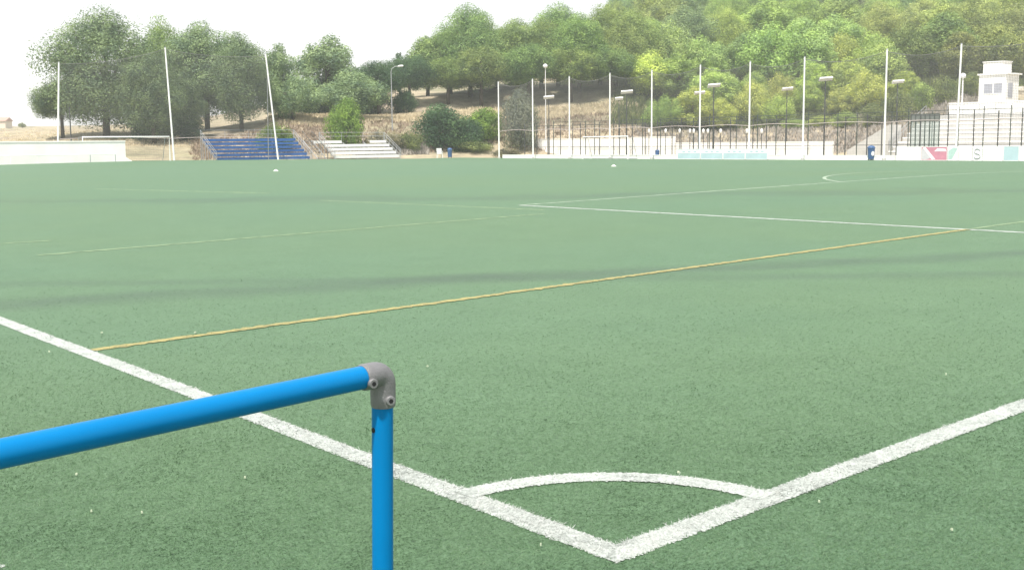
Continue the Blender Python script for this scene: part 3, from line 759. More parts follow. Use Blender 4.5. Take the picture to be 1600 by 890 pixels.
def net(name, posts, zlow, sag, sp, th, label, group, seed):
    """real twine: posts = list of (base, top); sag between them"""
    mb = MB(); rp = MB(); T = []
    for (b0, t0), (b1, t1) in zip(posts, posts[1:]):
        n = max(2, int((b1-b0).length/sp))
        for i in range(n):
            f = i/n; s = 4*f*(1-f)*sag
            b = b0.lerp(b1, f); t = t0.lerp(t1, f); t.z -= .12+s
            lo = b.lerp(t, (zlow+.12*math.sin(f*pi)-b.z)/(t.z-b.z)); T.append((lo, t))
    T.append((posts[-1][0]+Vector((0, 0, zlow)), posts[-1][1]-Vector((0, 0, .12))))
    ax = (T[-1][0]-T[0][0]); ax.z = 0; ax.normalize(); nn = Vector((-ax.y, ax.x, 0)); h = th/2
    for lo, t in T:
        mb.quad(lo-ax*h, lo+ax*h, t+ax*h, t-ax*h); mb.quad(lo-nn*h, lo+nn*h, t+nn*h, t-nn*h)
    rows = int((T[0][1].z-zlow)/sp); step = 3
    idx = list(range(0, len(T), step)) + [len(T)-1]
    for r in range(1, rows):
        f = r/rows
        for a, b in zip(idx, idx[1:]):
            p = T[a][0].lerp(T[a][1], f); q = T[b][0].lerp(T[b][1], f); up = Vector((0, 0, h))
            mb.quad(p-up, q-up, q+up, p+up); mb.quad(p-nn*h, q-nn*h, q+nn*h, p+nn*h)
    root = empty(name, (0, 0, 0)); tag(root, label, 'net', group)
    mb.build('mesh', M['net'], root)
    rp.tube([T[a][1] for a in idx], .022, 5); rp.build('head_rope', M['net'], root)
    if zlow > .5:
        rp = MB(); rp.tube([T[a][0] for a in idx], .028, 5); rp.build('foot_rope', M['net_rope'], root)
    return root
net('ball_stop_net', RT, 2.75, .45, .11, .0125, 'long grey ball-stop net hung between the tall white poles of the long side', None, 1)
net('ball_stop_net', LT, 2.3, .35, .11, .0125, 'grey ball-stop net hung in front of the pines behind the goal end', None, 2)

# ------------------------------------------------------------------ goals
def goal(name, loc, rz, w, h, d, r, label, netting=True):
    root = empty(name, loc, rz)
    mb = MB()
    mb.tube([(-w/2, 0, 0), (-w/2, 0, h), (w/2, 0, h), (w/2, 0, 0)], r, 10); smooth_by_angle(mb.build('goal_frame', M['white_metal'], root), 60)
    mb = MB()
    for s in (-1, 1):
        mb.tube([(s*w/2, 0, h), (s*w/2, d*.5, h), (s*w/2, d, .05), (s*w/2, 0, .05)], r*.5, 6)
    mb.tube([(-w/2, d, .05), (w/2, d, .05)], r*.5, 6); mb.build('rear_stay', M['galv'], root)
    if netting:
        mb = MB(); sp = .16; th = .004; n = int(w/sp)
        for i in range(n+1):
            x = -w/2+w*i/n
            mb.quad((x-th, .02, h), (x+th, .02, h), (x+th, d*.5, h-.03), (x-th, d*.5, h-.03)); mb.quad((x-th, d*.5, h-.03), (x+th, d*.5, h-.03), (x+th, d, .06), (x-th, d, .06))
        for k in range(int(h/sp)):
            f = k/int(h/sp); y = d*.5+d*.5*f; z = (h-.03)*(1-f)+.06*f
            mb.quad((-w/2, y, z-th), (w/2, y, z-th), (w/2, y, z+th), (-w/2, y, z+th))
            for s in (-1, 1): mb.quad((s*w/2, 0, z-th), (s*w/2, y, z-th), (s*w/2, y, z+th), (s*w/2, 0, z+th))
        mb.build('goal_net', M['net'], root)
    tag(root, label, 'goal'); return root
g0, g1 = onY(131, UE+1.6, 252), onY(266, UE+1.6, 251)
goal('football_goal', ((g0.x+g1.x)/2, UE+1.6, 0), 0, g1.x-g0.x, 2.44, 1.7, .06, 'white full-size goal frame beside a white net pole, half hidden by the white wall')
h0, h1 = onX(911, XN-1.6, 249), onX(981, XN-1.6, 249)
goal('football_goal', (XN-1.6, (h0.y+h1.y)/2, 0), -pi/2, abs(h1.y-h0.y), 2.05, 1.2, .05, 'small white training goal parked in front of the long white wall')

# ------------------------------------------------------------------ white wall at the left end
YW = UE+.6
wl0, wl1 = onY(-170, YW, 255), onY(197, YW, 252)
root = empty('boundary_wall', (wl0.x, YW, 0)); Lw = wl1.x-wl0.x
mb = MB(); mb.box(0, Lw, 0, .25, -.1, 2.02); mb.build('wall', M['white_wall'], root)
mb = MB(); mb.box(-.05, Lw+.03, -.04, .29, 2.023, 2.12); mb.build('coping', M['white_wall'], root)
mb = MB(); n0 = len(mb.v)
for y in (0.003, .247): mb.v += [(Lw+.002, y, -.1), (Lw+1.15, y, -.1), (Lw+1.05, y, .05), (Lw+.002, y, .72)]
mb.f += [(0, 1, 2, 3), (7, 6, 5, 4), (0, 4, 5, 1), (1, 5, 6, 2), (2, 6, 7, 3), (3, 7, 4, 0)]; mb.m += [0]*6
mb.build('ramp_end', M['white_wall'], root)
tag(root, 'low bright white rendered wall with a sloping end at the left behind the pitch', 'wall')
root = empty('barrier_rail', (wl0.x, YW-.5, 0)); Lb = onY(180, YW-.5).x-wl0.x
mb = MB(); mb.tube([(0, 0, .98), (Lb, 0, .98)], .03, 8); mb.build('rail', M['white_metal'], root)
nb = 9
for i in range(nb):
    mb = MB(); x = Lb*i/(nb-1); mb.tube([(x, 0, 0), (x, 0, .95)], .03, 8); mb.build('post', M['galv' if i > nb-3 else 'white_metal'], root)
tag(root, 'white tube barrier running along the front of the low white wall', 'barrier')

def lamp(name, px, ytop, D, kind, label, group=None, dark=True, r=.06, headw=1.15):
    b = at(px, 240, D); z = terrain_z(b.x, b.y); t = at(px, ytop, D).z-z
    root = empty(name, (b.x, b.y, z), math.atan2(HR.y, HR.x))
    pm = M['dark_post'] if dark else (M['galv'] if dark is None else M['white_metal'])
    mb = MB(); mb.tube([(0, 0, -.2), (0, 0, t*.5), (0, 0, t)], [r*1.25, r, r*.7], 10); smooth_by_angle(mb.build('pole', pm, root))
    if kind == 'flood':
        mb = MB(); mb.bar((-headw*.42, 0, t), (headw*.42, 0, t), .06, m=0); mb.build('cross_arm', pm, root)
        mb = MB(); Mx = Matrix.Translation((0, -.12, t+.13)) @ Matrix.Rotation(radians(-35), 4, 'X') @ Matrix.Rotation(radians(-5), 4, 'Y')
        mb.box(-headw/2, headw/2, -.2, .2, -.07, .07, M=Mx); mb.box(-headw*.42, headw*.42, -.15, .15, -.09, -.072, M=Mx); mb.build('lamp_head', M['lamp_white'], root)
    elif kind == 'arm':
        mb = MB(); mb.tube([(0, 0, t), (.12, 0, t+.35), (.5, 0, t+.6), (.95, 0, t+.62)], [r*.7, r*.6, r*.5, r*.45], 8); mb.build('arm', pm, root)
        mb = MB(); mb.tube([(.8, 0, t+.60), (1.0, 0, t+.63), (1.4, 0, t+.66), (1.5, 0, t+.64)], [.05, .12, .12, .04], 10); mb.build('lamp_head', M['lamp_white'], root, smooth=True)
    else:
        mb = MB(); mb.tube([(0, 0, t-.05), (0, 0, t+.05), (0, 0, t+.3), (0, 0, t+.45)], [r, .25, .28, .08], 12); mb.build('lamp_head', M['lamp_white'], root, smooth=True)
    tag(root, label, 'lamp', group); return root
GF = 'court floodlights on dark posts'
lamp('street_lamp', 614, 112, 136, 'arm', 'grey street lamp with a curved arm on the bank among the dark pines', None, None, .06)
lamp('street_lamp', 853, 106, 137, 'round', 'thin pale lamp post rising past the net between the second and third tall poles', None, False, .05)
lamp('floodlight', 858, 154, 124, 'flood', 'court floodlight beside the thin pale lamp post', GF)
lamp('floodlight', 979, 146, 112, 'flood', 'higher of two neighbouring floodlights left of the fifth tall net pole', GF)
lamp('floodlight', 967, 156, 128, 'flood', 'lower and dimmer of two neighbouring floodlights left of the fifth tall net pole', GF, headw=.9)
lamp('floodlight', 1114, 136, 106, 'flood', 'bright white floodlight just right of the sixth tall net pole', GF)
lamp('floodlight', 1092, 147, 124, 'flood', 'floodlight half hidden behind the sixth tall net pole', GF)
lamp('floodlight', 1228, 141, 120, 'flood', 'dim floodlight midway between the seventh and eighth tall net poles', GF)
lamp('floodlight', 1287, 126, 98, 'flood', 'biggest white floodlight, right of the eighth tall net pole', GF)
lamp('floodlight', 1399, 130, 112, 'flood', 'floodlight just right of the ninth tall net pole', GF)
lamp('street_lamp', 1500, 122, 108, 'round', 'white lamp post standing on the stand parapet left of the booth', None, False, .09)
b = at(111, 215, 112); root = empty('utility_post', (b.x, b.y, terrain_z(b.x, b.y)))
mb = MB(); t = at(111, 168, 112).z-root.location.z; mb.tube([(0, 0, -.2), (0, 0, t)], [.075, .055], 8); mb.build('shaft', M['dark_post'], root)
mb = MB(); mb.tube([(0, 0, t), (0, 0, t+.06)], .07, 8); mb.build('cap', M['dark_post'], root)
tag(root, 'slim dark post behind the white wall under the low pine branches', 'post')

# ------------------------------------------------------------------ bleachers
def bleacher(name, loc, rz, n, Lr, seat, rise, run, zb, label, gaps=None, face=.11):
    root = empty(name, loc, rz)
    for i in range(n):
        y = i*run; z = zb+i*rise; segs = gaps.get(i, [(0, Lr)]) if gaps else [(0, Lr)]
        mb = MB()
        for a, b in segs: mb.box(a, b, y, y+.34, z, z+.05); mb.box(a, b, y-.002, y+.03, z-face, z-.002)
        mb.build('bench', seat, root)
        mb = MB(); mb.box(.02, Lr-.02, y-.34, y-.06, z-rise+.02, z-rise+.05); mb.build('foot_board', M['galv'], root)
    k = max(3, int(Lr/2.2))
    for j in range(k+1):
        mb = MB(); x = .05+(Lr-.1)*j/k
        mb.bar((x, -.05, .12), (x, (n-1)*run+.3, zb+(n-1)*rise-.14), .06)
        for i in range(0, n, 1): mb.bar((x, i*run+.2, 0), (x, i*run+.2, zb+i*rise-.13), .05)
        mb.bar((x, 0, .04), (x, (n-1)*run+.3, .04), .05)
        mb.build('support_frame', M['galv'], root)
    zt = zb+(n-1)*rise; yt = (n-1)*run
    for x in (-.06, Lr+.06):
        mb = MB()
        for dz in (.35, .75, 1.0): mb.tube([(x, -.2, dz), (x, yt+.4, zt+dz-.1)], .022, 6)
        for i in range(n): mb.tube([(x, i*run, .0), (x, i*run, zb+i*rise+.55)], .022, 6)
        mb.tube([(x, -.2, 0), (x, -.2, 1.0)], .025, 6); mb.tube([(x, yt+.4, 0), (x, yt+.4, zt+.9)], .025, 6)
        mb.build('side_railing', M['galv'], root)
    mb = MB()
    for dz in (.5, .9): mb.tube([(-.06, yt+.42, zt+dz), (Lr+.06, yt+.42, zt+dz)], .02, 6)
    for j in range(k+1): mb.tube([(Lr*j/k, yt+.42, 0), (Lr*j/k, yt+.42, zt+.9)], .02, 6)
    mb.build('back_railing', M['galv'], root)
    tag(root, label, 'bleacher', 'metal bleachers behind the goal end'); return root
YB = UE+5.4
bl0, bl1 = onY(338, YB), onY(492, YB)
bleacher('bleacher', (bl0.x, YB, 0), 0, 6, bl1.x-bl0.x-.6, M['blue_seat'], .36, .55, .42, 'metal bleacher with six blue bench rows behind the leaning white pole', face=.21)
wb0, wb1 = onY(523, YB), onY(624, YB)
LW_ = wb1.x-wb0.x
bleacher('bleacher', (wb0.x, YB, 0), 0, 5, LW_, M['white_seat'], .385, .62, .42, 'metal bleacher with five bright white bench rows left of the dark bushes', {4: [(-.95, LW_*.30), (LW_*.74, LW_)]}, face=.23)
# loose stair frame between the two
sx = (bl1.x+wb0.x)/2-.3; root = empty('access_stair', (sx, YB, 0))
for i in range(6):
    mb = MB(); mb.box(-.45, .45, i*.5, i*.5+.32, .25+i*.34, .29+i*.34); mb.build('tread', M['galv'], root)
mb = MB()
for x in (-.5, .5): mb.bar((x, -.1, .05), (x, 2.9, 2.05), .06); mb.bar((x, 2.9, 0), (x, 2.9, 2.0), .05)
mb.build('stringer', M['galv'], root)
for x in (-.55, .55):
    mb = MB(); mb.tube([(x, -.1, 0), (x, -.1, 1.0), (x, 2.9, 3.0), (x, 2.9, 2.0)], .028, 6); mb.tube([(x, -.1, .55), (x, 2.9, 2.55)], .02, 6); mb.build('handrail', M['dark_post'], root)
tag(root, 'steep grey metal stair between the blue and the white bleacher', 'stair')

# ------------------------------------------------------------------ bins, chair, small things by the far edges
def bin_thing(p, rz, label, sc=1.0, emblem=True):
    root = empty('litter_bin', p, rz, sc)
    mb = MB(); mb.tube([(0, 0, .08), (0, 0, .3), (0, 0, .88), (0, 0, .9)], [.21, .235, .27, .275], 20); smooth_by_angle(mb.build('body', M['bin_blue'], root))
    mb = MB(); mb.tube([(0, 0, .90), (0, 0, .95), (0, 0, 1.06), (0, 0, 1.10)], [.29, .29, .2, .03], 20); smooth_by_angle(mb.build('lid', M['bin_blue'], root))
    for s in (-1, 1):
        mb = MB(); mb.tube([(s*.16, .08, 0), (s*.16, .08, .12)], .03, 8); mb.build('foot', M['dark_post'], root)
    if emblem:
        mb = MB(); n = 16
        for k in range(n):
            a0 = -pi/2-.5+1.0*k/n; a1 = -pi/2-.5+1.0*(k+1)/n; R = .265
            w0 = .17*math.sqrt(max(0, 1-((k/n-.5)*2)**2)); w1 = .17*math.sqrt(max(0, 1-(((k+1)/n-.5)*2)**2))
            mb.quad((R*cos(a0), R*sin(a0), .5-w0), (R*cos(a1), R*sin(a1), .5-w1), (R*cos(a1)*1.04, R*sin(a1)*1.04, .5+w1), (R*cos(a0)*1.04, R*sin(a0)*1.04, .5+w0))
        mb.build('emblem', M['plastic_white'], root)
    tag(root, label, 'bin', 'blue bins at the edge of the pitch'); return root
facing = math.atan2(HR.y, HR.x)
p = onX(1361, XN+.6, 246); bin_thing((p.x, p.y, 0), facing+.2, 'blue litter bin with a round white emblem, left of the ninth tall net pole')
p = at(703, 247, 124); bin_thing((p.x, p.y, 0), facing, 'blue litter bin beside the white chair at the foot of the dark bush', 1.0, False)
p = onX(1027, XN+1.2, 247); bin_thing((p.x, p.y, 0), facing, 'small blue bin against the fence by the fifth tall net pole', .75, False)
p = at(687, 248, 123); root = empty('plastic_chair', (p.x, p.y, 0), facing+.3, 1.15)
mb = MB(); mb.box(-.24, .24, -.22, .22, .41, .45); mb.build('seat', M['plastic_white'], root)
mb = MB()
for k in range(5): x = -.2+k*.1; mb.box(x-.035, x+.035, .19, .22, .452, .86)
mb.box(-.25, .25, .185, .225, .862, .93); mb.build('backrest', M['plastic_white'], root)
for sx_ in (-1, 1):
    for sy_ in (-1, 1):
        mb = MB(); mb.tube([(sx_*.25, sy_*.24, 0), (sx_*.21, sy_*.2, .41)], .022, 6); mb.build('leg', M['plastic_white'], root)
    mb = MB(); mb.box(sx_*.25-.025, sx_*.25+.025, -.2, .2, .64, .67); mb.bar((sx_*.25, -.18, .45), (sx_*.25, -.18, .64), .03); mb.build('armrest', M['plastic_white'], root)
tag(root, 'white plastic armchair at the foot of the big dark green bush', 'chair')
for (px, py, lab) in ((431, 267.5, 'white training cone lying in front of the leaning pole'), (959, 260, 'white training cone in front of the small training goal')):
    g = ground(px, py); root = empty('training_cone', (g.x, g.y, g.z+.004))
    mb = MB(); mb.tube([(0, 0, 0), (0, 0, .012)], [.14, .13], 24); smooth_by_angle(mb.build('rim', M['cone'], root))
    mb = MB(); mb.tube([(0, 0, .012), (0, 0, .05), (0, 0, .085)], [.115, .07, .04], 24, cap=False); smooth_by_angle(mb.build('shell', M['cone'], root))
    tag(root, lab, 'cone', 'white training cones on the pitch')

# ------------------------------------------------------------------ courts beyond the long side: kerb, walls, fences
def wall_along(name, X, pxa, pxb, ztop, mat, label, th=.25, rails=0):
    a, b = onX(pxa, X), onX(pxb, X); y0, y1 = sorted((a.y, b.y))
    root = empty(name, (X, y0, 0)); Lw = y1-y0
    mb = MB(); mb.box(0, th, 0, Lw, -.1, ztop-.08); mb.build('wall', mat, root)
    mb = MB(); mb.box(-.03, th+.03, -.002, Lw+.002, ztop-.078, ztop); mb.build('coping', mat, root)
    tag(root, label, 'wall', 'white walls behind the courts'); return root
wall_along('court_wall', 88.0, 788, 984, 2.0, M['white_wall'], 'long bright white court wall behind the small training goal')
wall_along('court_wall', 88.02, 986, 1053, 2.07, M['white_wall'], 'short slightly higher white court wall by the fifth tall net pole')
wall_along('court_wall', 88.04, 1056, 1300, 1.42, M['white_wall'], 'lower white court wall behind the pale blue boards')
k0, k1 = onX(785, XN+.7), onX(1398, XN+.7); y0, y1 = sorted((k0.y, k1.y))
root = empty('kerb_wall', (XN+.7, y0, 0)); mb = MB(); mb.box(0, .3, 0, y1-y0, -.1, .30); mb.build('kerb', M['white_wall'], root)
mb = MB(); mb.box(-.02, .32, 0, y1-y0, .302, .36); mb.build('coping', M['white_wall'], root)
tag(root, 'low white kerb wall running along the feet of the tall net poles', 'kerb wall')
def fence(name, X, pxs, zt, sp, th, mat, pmat, label, rails=(.08,)):
    ps = [onX(px, X) for px in pxs]; root = empty(name, (X, ps[0].y, 0)); oy = ps[0].y
    for p, px in zip(ps, pxs):
        hh = zt+.12*((px*7) % 3-1); mb = MB(); mb.tube([(0, p.y-oy, -.05), (0, p.y-oy, hh)], .045, 8); po = mb.build('post', pmat, root)
        mb = MB(); mb.tube([(0, p.y-oy, hh), (0, p.y-oy, hh+.05)], [.06, .02], 8); mb.build('cap', pmat, po)
    ya, yb = min(p.y for p in ps)-oy, max(p.y for p in ps)-oy
    mb = MB(); n = int((yb-ya)/sp)
    for i in range(n+1):
        y = ya+(yb-ya)*i/n; mb.quad((.05, y-th, .1), (.05, y+th, .1), (.05, y+th, zt-.15), (.05, y-th, zt-.15))
    for k in range(int(zt/sp)):
        z = .12+k*sp; mb.quad((.052, ya, z-th), (.052, yb, z-th), (.052, yb, z+th), (.052, ya, z+th))
    mb.build('mesh_panel', mat, root)
    for z in rails:
        mb = MB(); mb.tube([(.02, ya, z), (.02, yb, z)], .028, 6); mb.build('top_rail', pmat, root)
    tag(root, label, 'fence', 'court fences'); return root
fence('court_fence', 77.0, [820, 839, 856, 876, 895, 907, 937, 968, 988, 1008, 1027, 1050, 1064, 1091, 1115, 1141, 1176, 1197, 1227, 1254, 1287, 1320, 1354, 1377, 1400, 1437, 1480, 1520, 1558, 1595, 1640], 3.5, .25, .0018, M['wire'], M['dark_post'], 'dark wire fence with many thin posts right behind the tall white net poles', (3.3, 1.1))
fence('court_fence', 86.5, [865, 915, 929, 959, 1004, 1032, 1083, 1108, 1150, 1183, 1212, 1262, 1308, 1338, 1392, 1418, 1455, 1496, 1535, 1577, 1620], 4.0, .3, .002, M['wire'], M['dark_green'], 'second dark fence deeper in the courts, in front of the white court walls', (3.9,))
# small white court lights hung in a row below the net
for i, px in enumerate((1014, 1040, 1062, 1078, 1084, 1099, 1106, 1126, 1167, 1190)):
    p = onX(px, 84.0, 203); root = empty('court_light', (84.0, p.y, 0), facing); z = p.z-.1
    mb = MB(); mb.tube([(0, 0, -.05), (0, 0, z-.02)], .035, 6); mb.build('post', M['dark_post'], root)
    mb = MB(); mb.tube([(0, -.06, z-.25), (0, -.06, z-.18), (0, -.06, z+.12), (0, -.06, z+.2)], [.05, .12, .12, .05], 10); mb.build('lamp_head', M['lamp_white'], root, smooth=True)
    nm = ['just left of the fifth tall net pole', 'first of the row right of the fifth tall net pole', 'third of the row from the left', 'left one of a close pair left of the sixth net pole', 'right one of a close pair left of the sixth net pole',
          'left one of a close pair right of the sixth net pole', 'right one of a close pair right of the sixth net pole', 'alone midway between the sixth and seventh net poles', 'next to the seventh tall net pole', 'last on the right of its row'][i]
    tag(root, 'small white court light, ' + nm, 'court light', 'small white court lights in a row')

# ------------------------------------------------------------------ boards
def board(px0, px1, zt, mats, label, kind, X=XN-.55):
    a, b = onX(px0, X), onX(px1, X); Lb = abs(a.y-b.y)
    root = empty('advertising_board', (X, a.y, gz(X)), -pi/2)     # local +x runs to the right along the pitch side, local -y faces the pitch
    mb = MB(); mb.box(.02, Lb-.02, 0, .04, .06, zt); mb.build('panel', mats, root)
    mb = MB(); mb.box(.0, Lb, -.01, .05, zt+.002, zt+.035); mb.box(0, Lb, -.01, .05, .02, .058)
    for x in (.012, Lb-.012): mb.box(x-.012, x+.012, -.008, .048, .059, zt)
    mb.build('frame', M['white_metal'], root)
    for x in (Lb*.15, Lb*.85):
        mb = MB(); mb.bar((x, .06, zt*.8), (x, .5, 0), .04); mb.bar((x, .06, .03), (x, .5, .03), .04); mb.build('support', M['galv'], root)
    def poly(pts, mat, dy=-.006, name='print'):
        mb = MB(); n = len(pts); mb.v = [(x*Lb, dy, z*zt) for x, z in pts] + [(x*Lb, -.001, z*zt) for x, z in pts]
        mb.f = [tuple(range(n)), tuple(reversed(range(n, 2*n)))] + [(i, n+i, n+(i+1) % n, (i+1) % n) for i in range(n)]; mb.m = [0]*len(mb.f)
        mb.build(name, mat, root)
    if kind == 'pink':
        poly([(.05, .95), (.16, .97), (.55, .12), (.42, .08)], M['white_board'], -.012, 'stripe')
        poly([(.02, .78), (.05, .93), (.36, .2), (.18, .08), (.02, .1)], M['grey_print'], name='dark_print')
        poly([(.52, .62), (.95, .62), (.90, .2), (.78, .06), (.60, .06), (.54, .3)], M['pink'])
        poly([(.5, .68), (.97, .68), (.93, .86), (.62, .9)], M['white_board'], name='white_print')
    elif kind == 'ess':
        pts = [];  # a grey curved mark like an S
        for k in range(13): a = radians(20+k*19); pts.append((.5+.30*cos(a), .70+.17*sin(a)))
        for k in range(13): a = radians(68-k*19); pts.append((.5+.32*cos(a), .36+.17*sin(a)))
        mb = MB(); mb.tube([(x*Lb, -.012, z*zt) for x, z in pts], .045, 6); mb.build('emblem', M['grey_print'], root)
    elif kind == 'teal':
        poly([(.05, .1), (.4, .1), (.95, .9), (.5, .95), (.05, .7)], M['teal_board'])
    elif kind == 'blue_low':
        poly([(.02, .62), (.98, .62), (.98, .95), (.02, .95)], M['white_board'], name='white_print')
        for t in (.2, .45, .7): poly([(t, .7), (t+.14, .7), (t+.13, .86), (t+.01, .86)], M['pale_blue'], -.011, 'lettering_block')
    tag(root, label, 'advertising board', 'advertising boards along the far long side'); return root
board(1401, 1438.5, .98, M['white_board'], 'plain white board, leftmost of the right-hand board row, right of the ninth tall pole', '')
board(1439.5, 1480, .98, M['pink'], 'pink board crossed by a slanting white stripe', 'pink')
board(1481, 1497, .98, M['white_board'], 'narrow board with a pale teal print right of the pink one', 'teal')
board(1498, 1519, .98, M['white_board'], 'narrow plain white board left of the board with the grey curved mark', '')
board(1520, 1534.5, .98, M['white_board'], 'narrow white board with a grey curved mark', 'ess')
board(1535.5, 1567, .98, M['white_board'], 'plain white board right of the board with the grey curved mark', '')
board(1568, 1592, .98, M['pale_blue'], 'pale blue board at the right edge', '')
board(1593, 1640, .98, M['white_board'], 'white board cut by the right edge of the view', '')
for i, (a, b) in enumerate(((1059, 1094), (1095, 1129), (1130, 1164), (1165, 1199))):
    board(a, b, .86, M['pale_blue'], 'pale blue board, %s of four between the sixth and seventh tall poles' % ['leftmost', 'second', 'third', 'rightmost'][i], 'blue_low')

# ------------------------------------------------------------------ concrete stand, booth, glass court
XS0 = 93.0
sa, sb = onX(1388, XS0), onX(1700, XS0); ysl, ysr = sa.y, sb.y
root = empty('concrete_stand', (XS0, ysr, 0)); Ls = ysl-ysr; NR, RI, RU = 9, .42, .8
for i in range(NR):
    mb = MB(); mb.box(i*RU, i*RU+RU-.002, 0, Ls, -.1, .45+i*RI-.12); mb.build('step', M['concrete'], root)
    mb = MB(); mb.box(i*RU-.03, i*RU+.36, .01, Ls-.01, .45+i*RI-.118, .45+i*RI); mb.build('bench', M['white_wall'], root)
zt = .45+(NR-1)*RI; xb = NR*RU
mb = MB(); mb.box(xb, xb+.3, -.01, Ls-2.0, -.1, zt+1.05); mb.build('parapet', M['white_wall'], root)
mb = MB(); mb.box(xb-.04, xb+.34, -.02, Ls-1.98, zt+1.052, zt+1.15); mb.build('coping', M['white_wall'], root)
mb = MB()
n = 10
for k in range(n+1): mb.tube([(xb-.5, (Ls-2.2)*k/n+.1, zt-.02), (xb-.5, (Ls-2.2)*k/n+.1, zt+.9)], .025, 6)
mb.tube([(xb-.5, .1, zt+.9), (xb-.5, Ls-2.1, zt+.9)], .025, 6); mb.build('handrail', M['galv'], root)
mb = MB()
for k, (i0, i1) in enumerate(((0, NR-1),)):
    for y in (Ls+.04,): 
        for dz in (.55, .95): mb.tube([(0, y, .4+dz), (NR*RU-.6, y, zt+dz)], .025, 6)
        for i in range(NR): mb.tube([(i*RU+.2, y, -.05), (i*RU+.2, y, .45+i*RI+.95)], .022, 6)
mb.build('side_railing', M['galv'], root)
ramp_l = onX(1322, XS0).y-ysr-Ls
mb = MB(); A = [(0.1, Ls+.1, -.1), (0.1, Ls+ramp_l, -.1), (0.1, Ls+ramp_l, .5), (0.1, Ls+.1, 2.9)]
mb.v = A+[(x+2.2, y, z) for x, y, z in A]; mb.f = [(0, 3, 2, 1), (4, 5, 6, 7), (0, 1, 5, 4), (1, 2, 6, 5), (2, 3, 7, 6), (3, 0, 4, 7)]; mb.m = [0]*6
mb.build('side_ramp', M['concrete'], root)
tag(root, 'stepped pale concrete stand with a white parapet below the booth', 'stand')

XB = XS0+xb+.6
q0, q1 = onX(1530, XB, 120), onX(1572, XB, 120)
bz = terrain_z(XB+1, q0.y); Ly = abs(q0.y-q1.y); z0 = at(1550, 158, depth(q0)).z-1.0; zr = onX(1551, XB, 117).z; zu = onX(1551, XB, 97).z
root = empty('press_booth', (XB, q1.y, 0)); DX = 2.6
mb = MB(); mb.box(0, DX, 0, Ly, -.1, zr); mb.build('wall', M['white_wall'], root)
mb = MB(); mb.box(-.14, DX+.2, -.2, Ly+.12, zr+.002, zr+.14); mb.build('roof', M['white_wall'], root)
u0, u1 = onX(1536.5, XB+.25, 105).y-q1.y, onX(1567, XB+.25, 105).y-q1.y
mb = MB(); mb.box(.25, DX-.6, min(u0, u1), max(u0, u1), zr+.142, zu); mb.build('upper_cabin', M['white_wall'], root)
mb = MB(); mb.box(.18, DX-.53, min(u0, u1)-.06, max(u0, u1)+.06, zu+.002, zu+.08); mb.build('upper_roof', M['white_wall'], root)
for (pa, pb) in ((1537.5, 1551), (1553, 1566)):
    ya, yb = sorted((onX(pa, XB, 138).y-q1.y, onX(pb, XB, 138).y-q1.y)); zl, zh = onX(1551, XB, 146).z, onX(1551, XB, 131).z
    mb = MB(); f = .06
    mb.box(-.04, -.002, ya-f, ya, zl-f, zh+f); mb.box(-.04, -.002, yb, yb+f, zl-f, zh+f); mb.box(-.04, -.002, ya, yb, zl-f, zl); mb.box(-.04, -.002, ya, yb, zh, zh+f)
    wo_ = mb.build('window', M['white_metal'], root)
    mb = MB(); mb.box(-.018, -.003, ya, yb, zl, zh); mb.build('pane', M['window'], wo_)
mb = MB(); zd0, zd1 = onX(1575, XB, 152).z, onX(1575, XB, 129).z; mb.box(.45, 1.35, -.03, -.002, zd0, zd1); dr = mb.build('door', M['window'], root)
mb = MB(); mb.box(1.22, 1.28, -.06, -.032, (zd0+zd1)/2-.08, (zd0+zd1)/2+.08); mb.build('handle', M['galv'], dr)
tag(root, 'small white press booth with two windows and a narrower cabin on its roof', 'booth')

ga, gb = onX(1422, 85.0), onX(1466, 85.0); yl, yh = sorted((ga.y, gb.y))
root = empty('glass_court_enclosure', (85.0, yl, 0)); Lg = yh-yl
mb = MB(); npan = 6
for k in range(npan+1):
    mb = MB(); mb.bar((0, Lg*k/npan, 0), (0, Lg*k/npan, 3.57), .07); mb.build('post', M['dark_green'], root)
mb = MB(); mb.bar((0, 0, 3.0), (0, Lg, 3.0), .06); mb.bar((0, 0, 3.6), (0, Lg, 3.6), .06); mb.build('frame', M['dark_green'], root)
for k in range(npan):
    mb = MB(); mb.box(-.008, .008, Lg*k/npan+.05, Lg*(k+1)/npan-.05, .05, 2.96); mb.build('glass_panel', M['glass'], root)
mb = MB(); mb.box(-.01, .01, .03, Lg-.03, 3.03, 3.57); mb.build('mesh_band', M['wire'], root)
tag(root, 'glass-walled padel court side with dark green frame before the concrete stand', 'court enclosure')

# ------------------------------------------------------------------ far left: house, lone tree; rocks on the hill
p = at(2, 204, 330); z = terrain_z(p.x, p.y); root = empty('farm_house', (p.x, p.y, z), facing)
mb = MB(); mb.box(-4.5, 2.2, -2, 2.5, -1, 1.9); mb.build('wall', M['cream'], root)
mb = MB(); mb.v = [(-4.8, -2.4, 1.905), (2.5, -2.4, 1.905), (2.5, 2.9, 1.905), (-4.8, 2.9, 1.905), (-4.8, .25, 3.0), (2.5, .25, 3.0)]
mb.f = [(0, 3, 2, 1), (0, 1, 5, 4), (2, 3, 4, 5), (0, 4, 3), (1, 2, 5)]; mb.m = [0]*5; mb.build('roof', M['roof_tile'], root)
for x in (-3, -.5):
    mb = MB(); mb.box(x-.35, x+.35, -2.06, -2.003, .4, 1.3); mb.build('window', M['window'], root)
tag(root, 'far cream house with a red tiled roof at the left edge', 'house')
plant('leafy_tree', 'hill_a', 35, 191, 206, 11, 330, dimcol(GREEN['olive'], .8), 'tiny lone tree on the far dry field at the left', 'tree', None, 0)
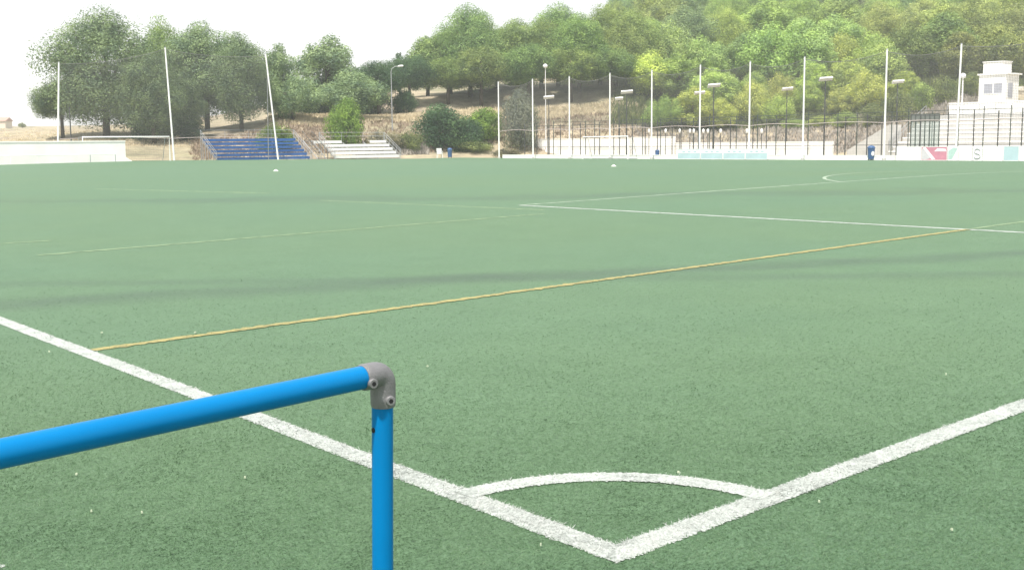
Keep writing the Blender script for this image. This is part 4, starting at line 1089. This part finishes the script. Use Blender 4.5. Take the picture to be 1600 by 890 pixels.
def rock(px, py, D, w, h, seed, label):
    b = at(px, py, D); z = terrain_z(b.x, b.y); rng = random.Random(seed)
    import bmesh
    bm = bmesh.new(); bmesh.ops.create_icosphere(bm, subdivisions=3, radius=1)
    for v in bm.verts:
        n = noise.noise(v.co*1.7+Vector((seed, 0, 0)))*.35+noise.noise(v.co*5)*.1
        v.co *= 1+n; v.co.x *= w/2; v.co.y *= w/2; v.co.z *= h
    me = bpy.data.meshes.new('boulder'); bm.to_mesh(me); bm.free(); me.materials.append(M['rock'])
    o = bpy.data.objects.new('boulder', me); COL.objects.link(o); o.location = (b.x, b.y, z+.1); o.rotation_euler = (0, 0, seed)
    tag(o, label, 'boulder', 'pale rock outcrops on the hill')
rock(1516, 101, 150, 2.2, .9, 1, 'pale rock outcrop on the hill left of the booth roof'); rock(1592, 118, 140, 2.0, .8, 2, 'pale rock outcrop at the right edge beside the booth')

# pale scraps lying on the turf
SCR = [(845, 856, 'below the painted corner'), (77, 552, 'outside the touchline at the left'), (305, 522, 'between the touchline and the yellow line'), (1478, 588, 'at the right, above the goal line'), (143, 803, 'leftmost one under the blue rail'), (120, 745, 'just under the blue rail at the left'),
       (222, 805, 'middle one under the blue rail'), (1487, 832, 'in the lower right, outside the goal line'), (383, 750, 'between the rail and the touchline'), (159, 522, 'above the left end of the yellow line'), (668, 575, 'right of the grey corner fitting'), (1060, 742, 'touching the corner arc'), (1280, 788, 'outside the goal line, right of the arc end')]
rng = random.Random(3)
for (px, py, lab) in SCR:
    g = ground(px, py); k = depth(g)/5.0; mb = MB(); n = 7; r0 = .0045*min(2.0, max(1, k))
    pts = [(r0*(1+.5*rng.random())*cos(2*pi*i/n), r0*(.6+.5*rng.random())*sin(2*pi*i/n)) for i in range(n)]
    mb.v = [(x, y, .012) for x, y in pts] + [(x*.8, y*.8, .020+.003*rng.random()) for x, y in pts]
    mb.f = [tuple(reversed(range(n))), tuple(range(n, 2*n))] + [(i, (i+1) % n, n+(i+1) % n, n+i) for i in range(n)]; mb.m = [0]*len(mb.f)
    o = mb.build('scrap', M['scrap']); o.location = g; o.rotation_euler = (0, 0, rng.uniform(0, 6)); tag(o, 'tiny pale scrap on the turf, ' + lab, 'scrap', 'pale scraps lying on the turf')
